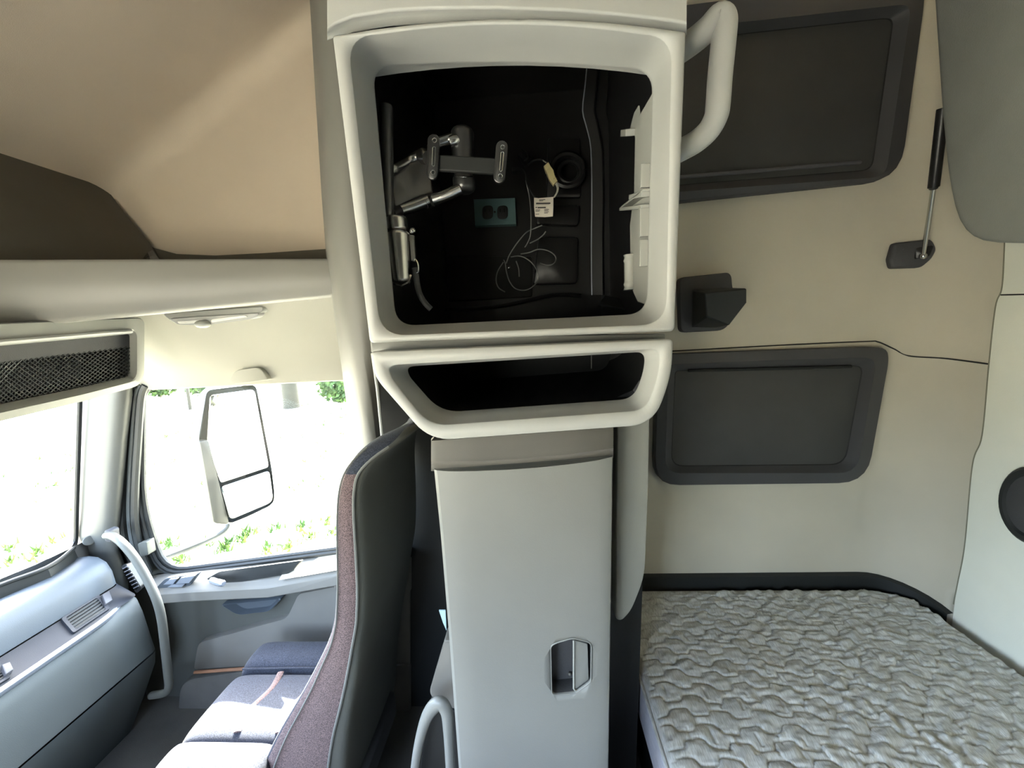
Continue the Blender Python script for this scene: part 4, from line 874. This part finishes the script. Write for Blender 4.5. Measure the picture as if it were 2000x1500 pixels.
# dark strip painted for the shade in the gap between mattress and wall
zt = P(1400, 1121, y=YW).z; pth = [Vector((x, YW-.018, 0)) for x in (.05, .4, .8, 1.1)] + [Vector((XR-.16+.142*math.sin(k/8*math.pi/2), YW-.17+.152*math.cos(k/8*math.pi/2), 0)) for k in range(9)]
g0, g1, g2 = [], [], []
for i, q in enumerate(pth):
    zz_ = zt - .03*max(0, (i-5)/7.0)**1.5
    c_ = Vector((XR-.3, YW-.3, 0)); o_ = (Vector((0, .018, 0)) if i < 4 else (q - Vector((XR-.16, YW-.17, 0))).normalized()*.018)
    g0.append(q + o_ + Vector((0, 0, zz_ + .004))); g1.append(q + Vector((0, 0, zz_))); g2.append(q + Vector((0, 0, zz_-.12)))
struct(MB().loft([g0, g1, g2], closed=False), 'gap_shade_passenger', M_rubber, 'dark strip painted as the shaded gap between mattress and sleeper wall')

# ------------------------------------------------------------------ outside the windows
mr = thing('side_mirror', P(470, 1030, y=1.72), 'large truck side mirror on a curved arm outside the door window', 'mirror')
YM = 1.72
mo = [(404, 762, 12), (500, 750, 14), (531, 915, 20), (537, 970, 16), (532, 986, 14), (480, 1011, 16), (446, 1024, 12), (424, 985, 10), (388, 860, 10)]
mn = Vector((.888, -.46, .02)); mp = P(470, 890, y=YM)
def mpl(px, py): d = ray(px, py); return CAM + d*((mp-CAM).dot(mn)/d.dot(mn))
def ringM(pts, o=0): return [mpl(p.x, p.y) + mn*o for p in rpoly(pts)]
r_ = ringM(mo)
MB().loft([r_, shift(inset(r_, -.008), -mn*.02), shift(inset(r_, .01), -mn*.10), shift(inset(r_, .09), -mn*.17)], True, False, True).build('housing', M_mhouse, mr)
MB().plate(ringM([(409, 772, 8), (496, 760, 10), (524, 912, 6), (430, 943, 6), (404, 862, 8)], .004), -mn*.006, .001).build('main_glass', M_mirror, mr)
cvn = Vector((.90, -.40, .12)).normalized(); cvp = mpl(482, 965) + mn*.012
def cvl(px, py): d = ray(px, py); return CAM + d*((cvp-CAM).dot(cvn)/d.dot(cvn))
MB().plate([cvl(p.x, p.y) for p in rpoly([(431, 951, 8), (526, 919, 8), (533, 972, 10), (528, 982, 10), (450, 1015, 10)])], -cvn*.02, .001).build('convex_glass', M_mirror, mr)
MB().plate(ringM([(388, 861, 4), (405, 859, 4), (446, 1024, 8), (416, 1022, 8)], .012), -mn*.05, .006).build('edge_frame', M_rubber, mr)
ap = smooth([P(436, 1015, y=YM+.02), P(446, 1028, y=YM), P(428, 1044, y=YM-.03), P(385, 1064, y=YM-.10), P(346, 1079, y=YM-.15), P(300, 1096, y=YM-.22), P(255, 1116, y=1.40)], 5)
MB().tube(ap, [.014]*len(ap), 10).build('arm', M_mhouse, mr)
def tree(loc, h, r, label, nb=260):
    t = thing('shrub', loc, label, 'shrub'); loc = Vector(loc)
    MB().tube(smooth([loc, loc + Vector((.05, 0, h*.3)), loc + Vector((-.05, .1, h*.6))], 4), [.06, .055, .05, .05, .045, .04, .04, .035, .03], 8).build('trunk', M_bark, t)
    b = MB()
    for _ in range(nb*6):
        v = Vector((random.gauss(0, 1), random.gauss(0, 1), random.gauss(0, 1))).normalized()*r*random.uniform(.5, 1)
        c = loc + Vector((0, 0, h*.62)) + Vector((v.x, v.y, v.z*.9)); a = Vector((random.uniform(-1, 1), random.uniform(-1, 1), random.uniform(-1, 1))).normalized()*random.uniform(.05, .12); d = a.orthogonal()*.5
        b.add([c-a, c+d, c+a, c-d], [(0, 1, 2, 3)])
    b.build('foliage', M_leaf, t, kind='stuff')
k_ = 0
for px, py, d, lb in [(315, 784, 0, 'green shrub at the left end of the window top'), (402, 782, 0, 'green shrub between the fence post and the left window end'), (668, 796, 0, 'green shrub at the right end of the window top')]:
    g = P(px, py, z=GZ); tree(g, 1.5, .8, lb)
for px, py, w, lb in [(570, 796, .30, 'thick weathered fence post seen through the door window'), (372, 800, .06, 'thin fence post seen left of the mirror')]:
    g = P(px, py, z=GZ); p = thing('fence_post', g, lb, 'post')
    MB().tube([g, g + Vector((.01, 0, 1.1)), g + Vector((0, 0, 2.2))], [w, w*.95, w*.9], 12).build('post_shaft', M_wood, p)
    MB().cyl(g + Vector((0, 0, 2.2)), g + Vector((0, 0, 2.26)), w*1.05, n=12).build('post_cap', M_wood, p)
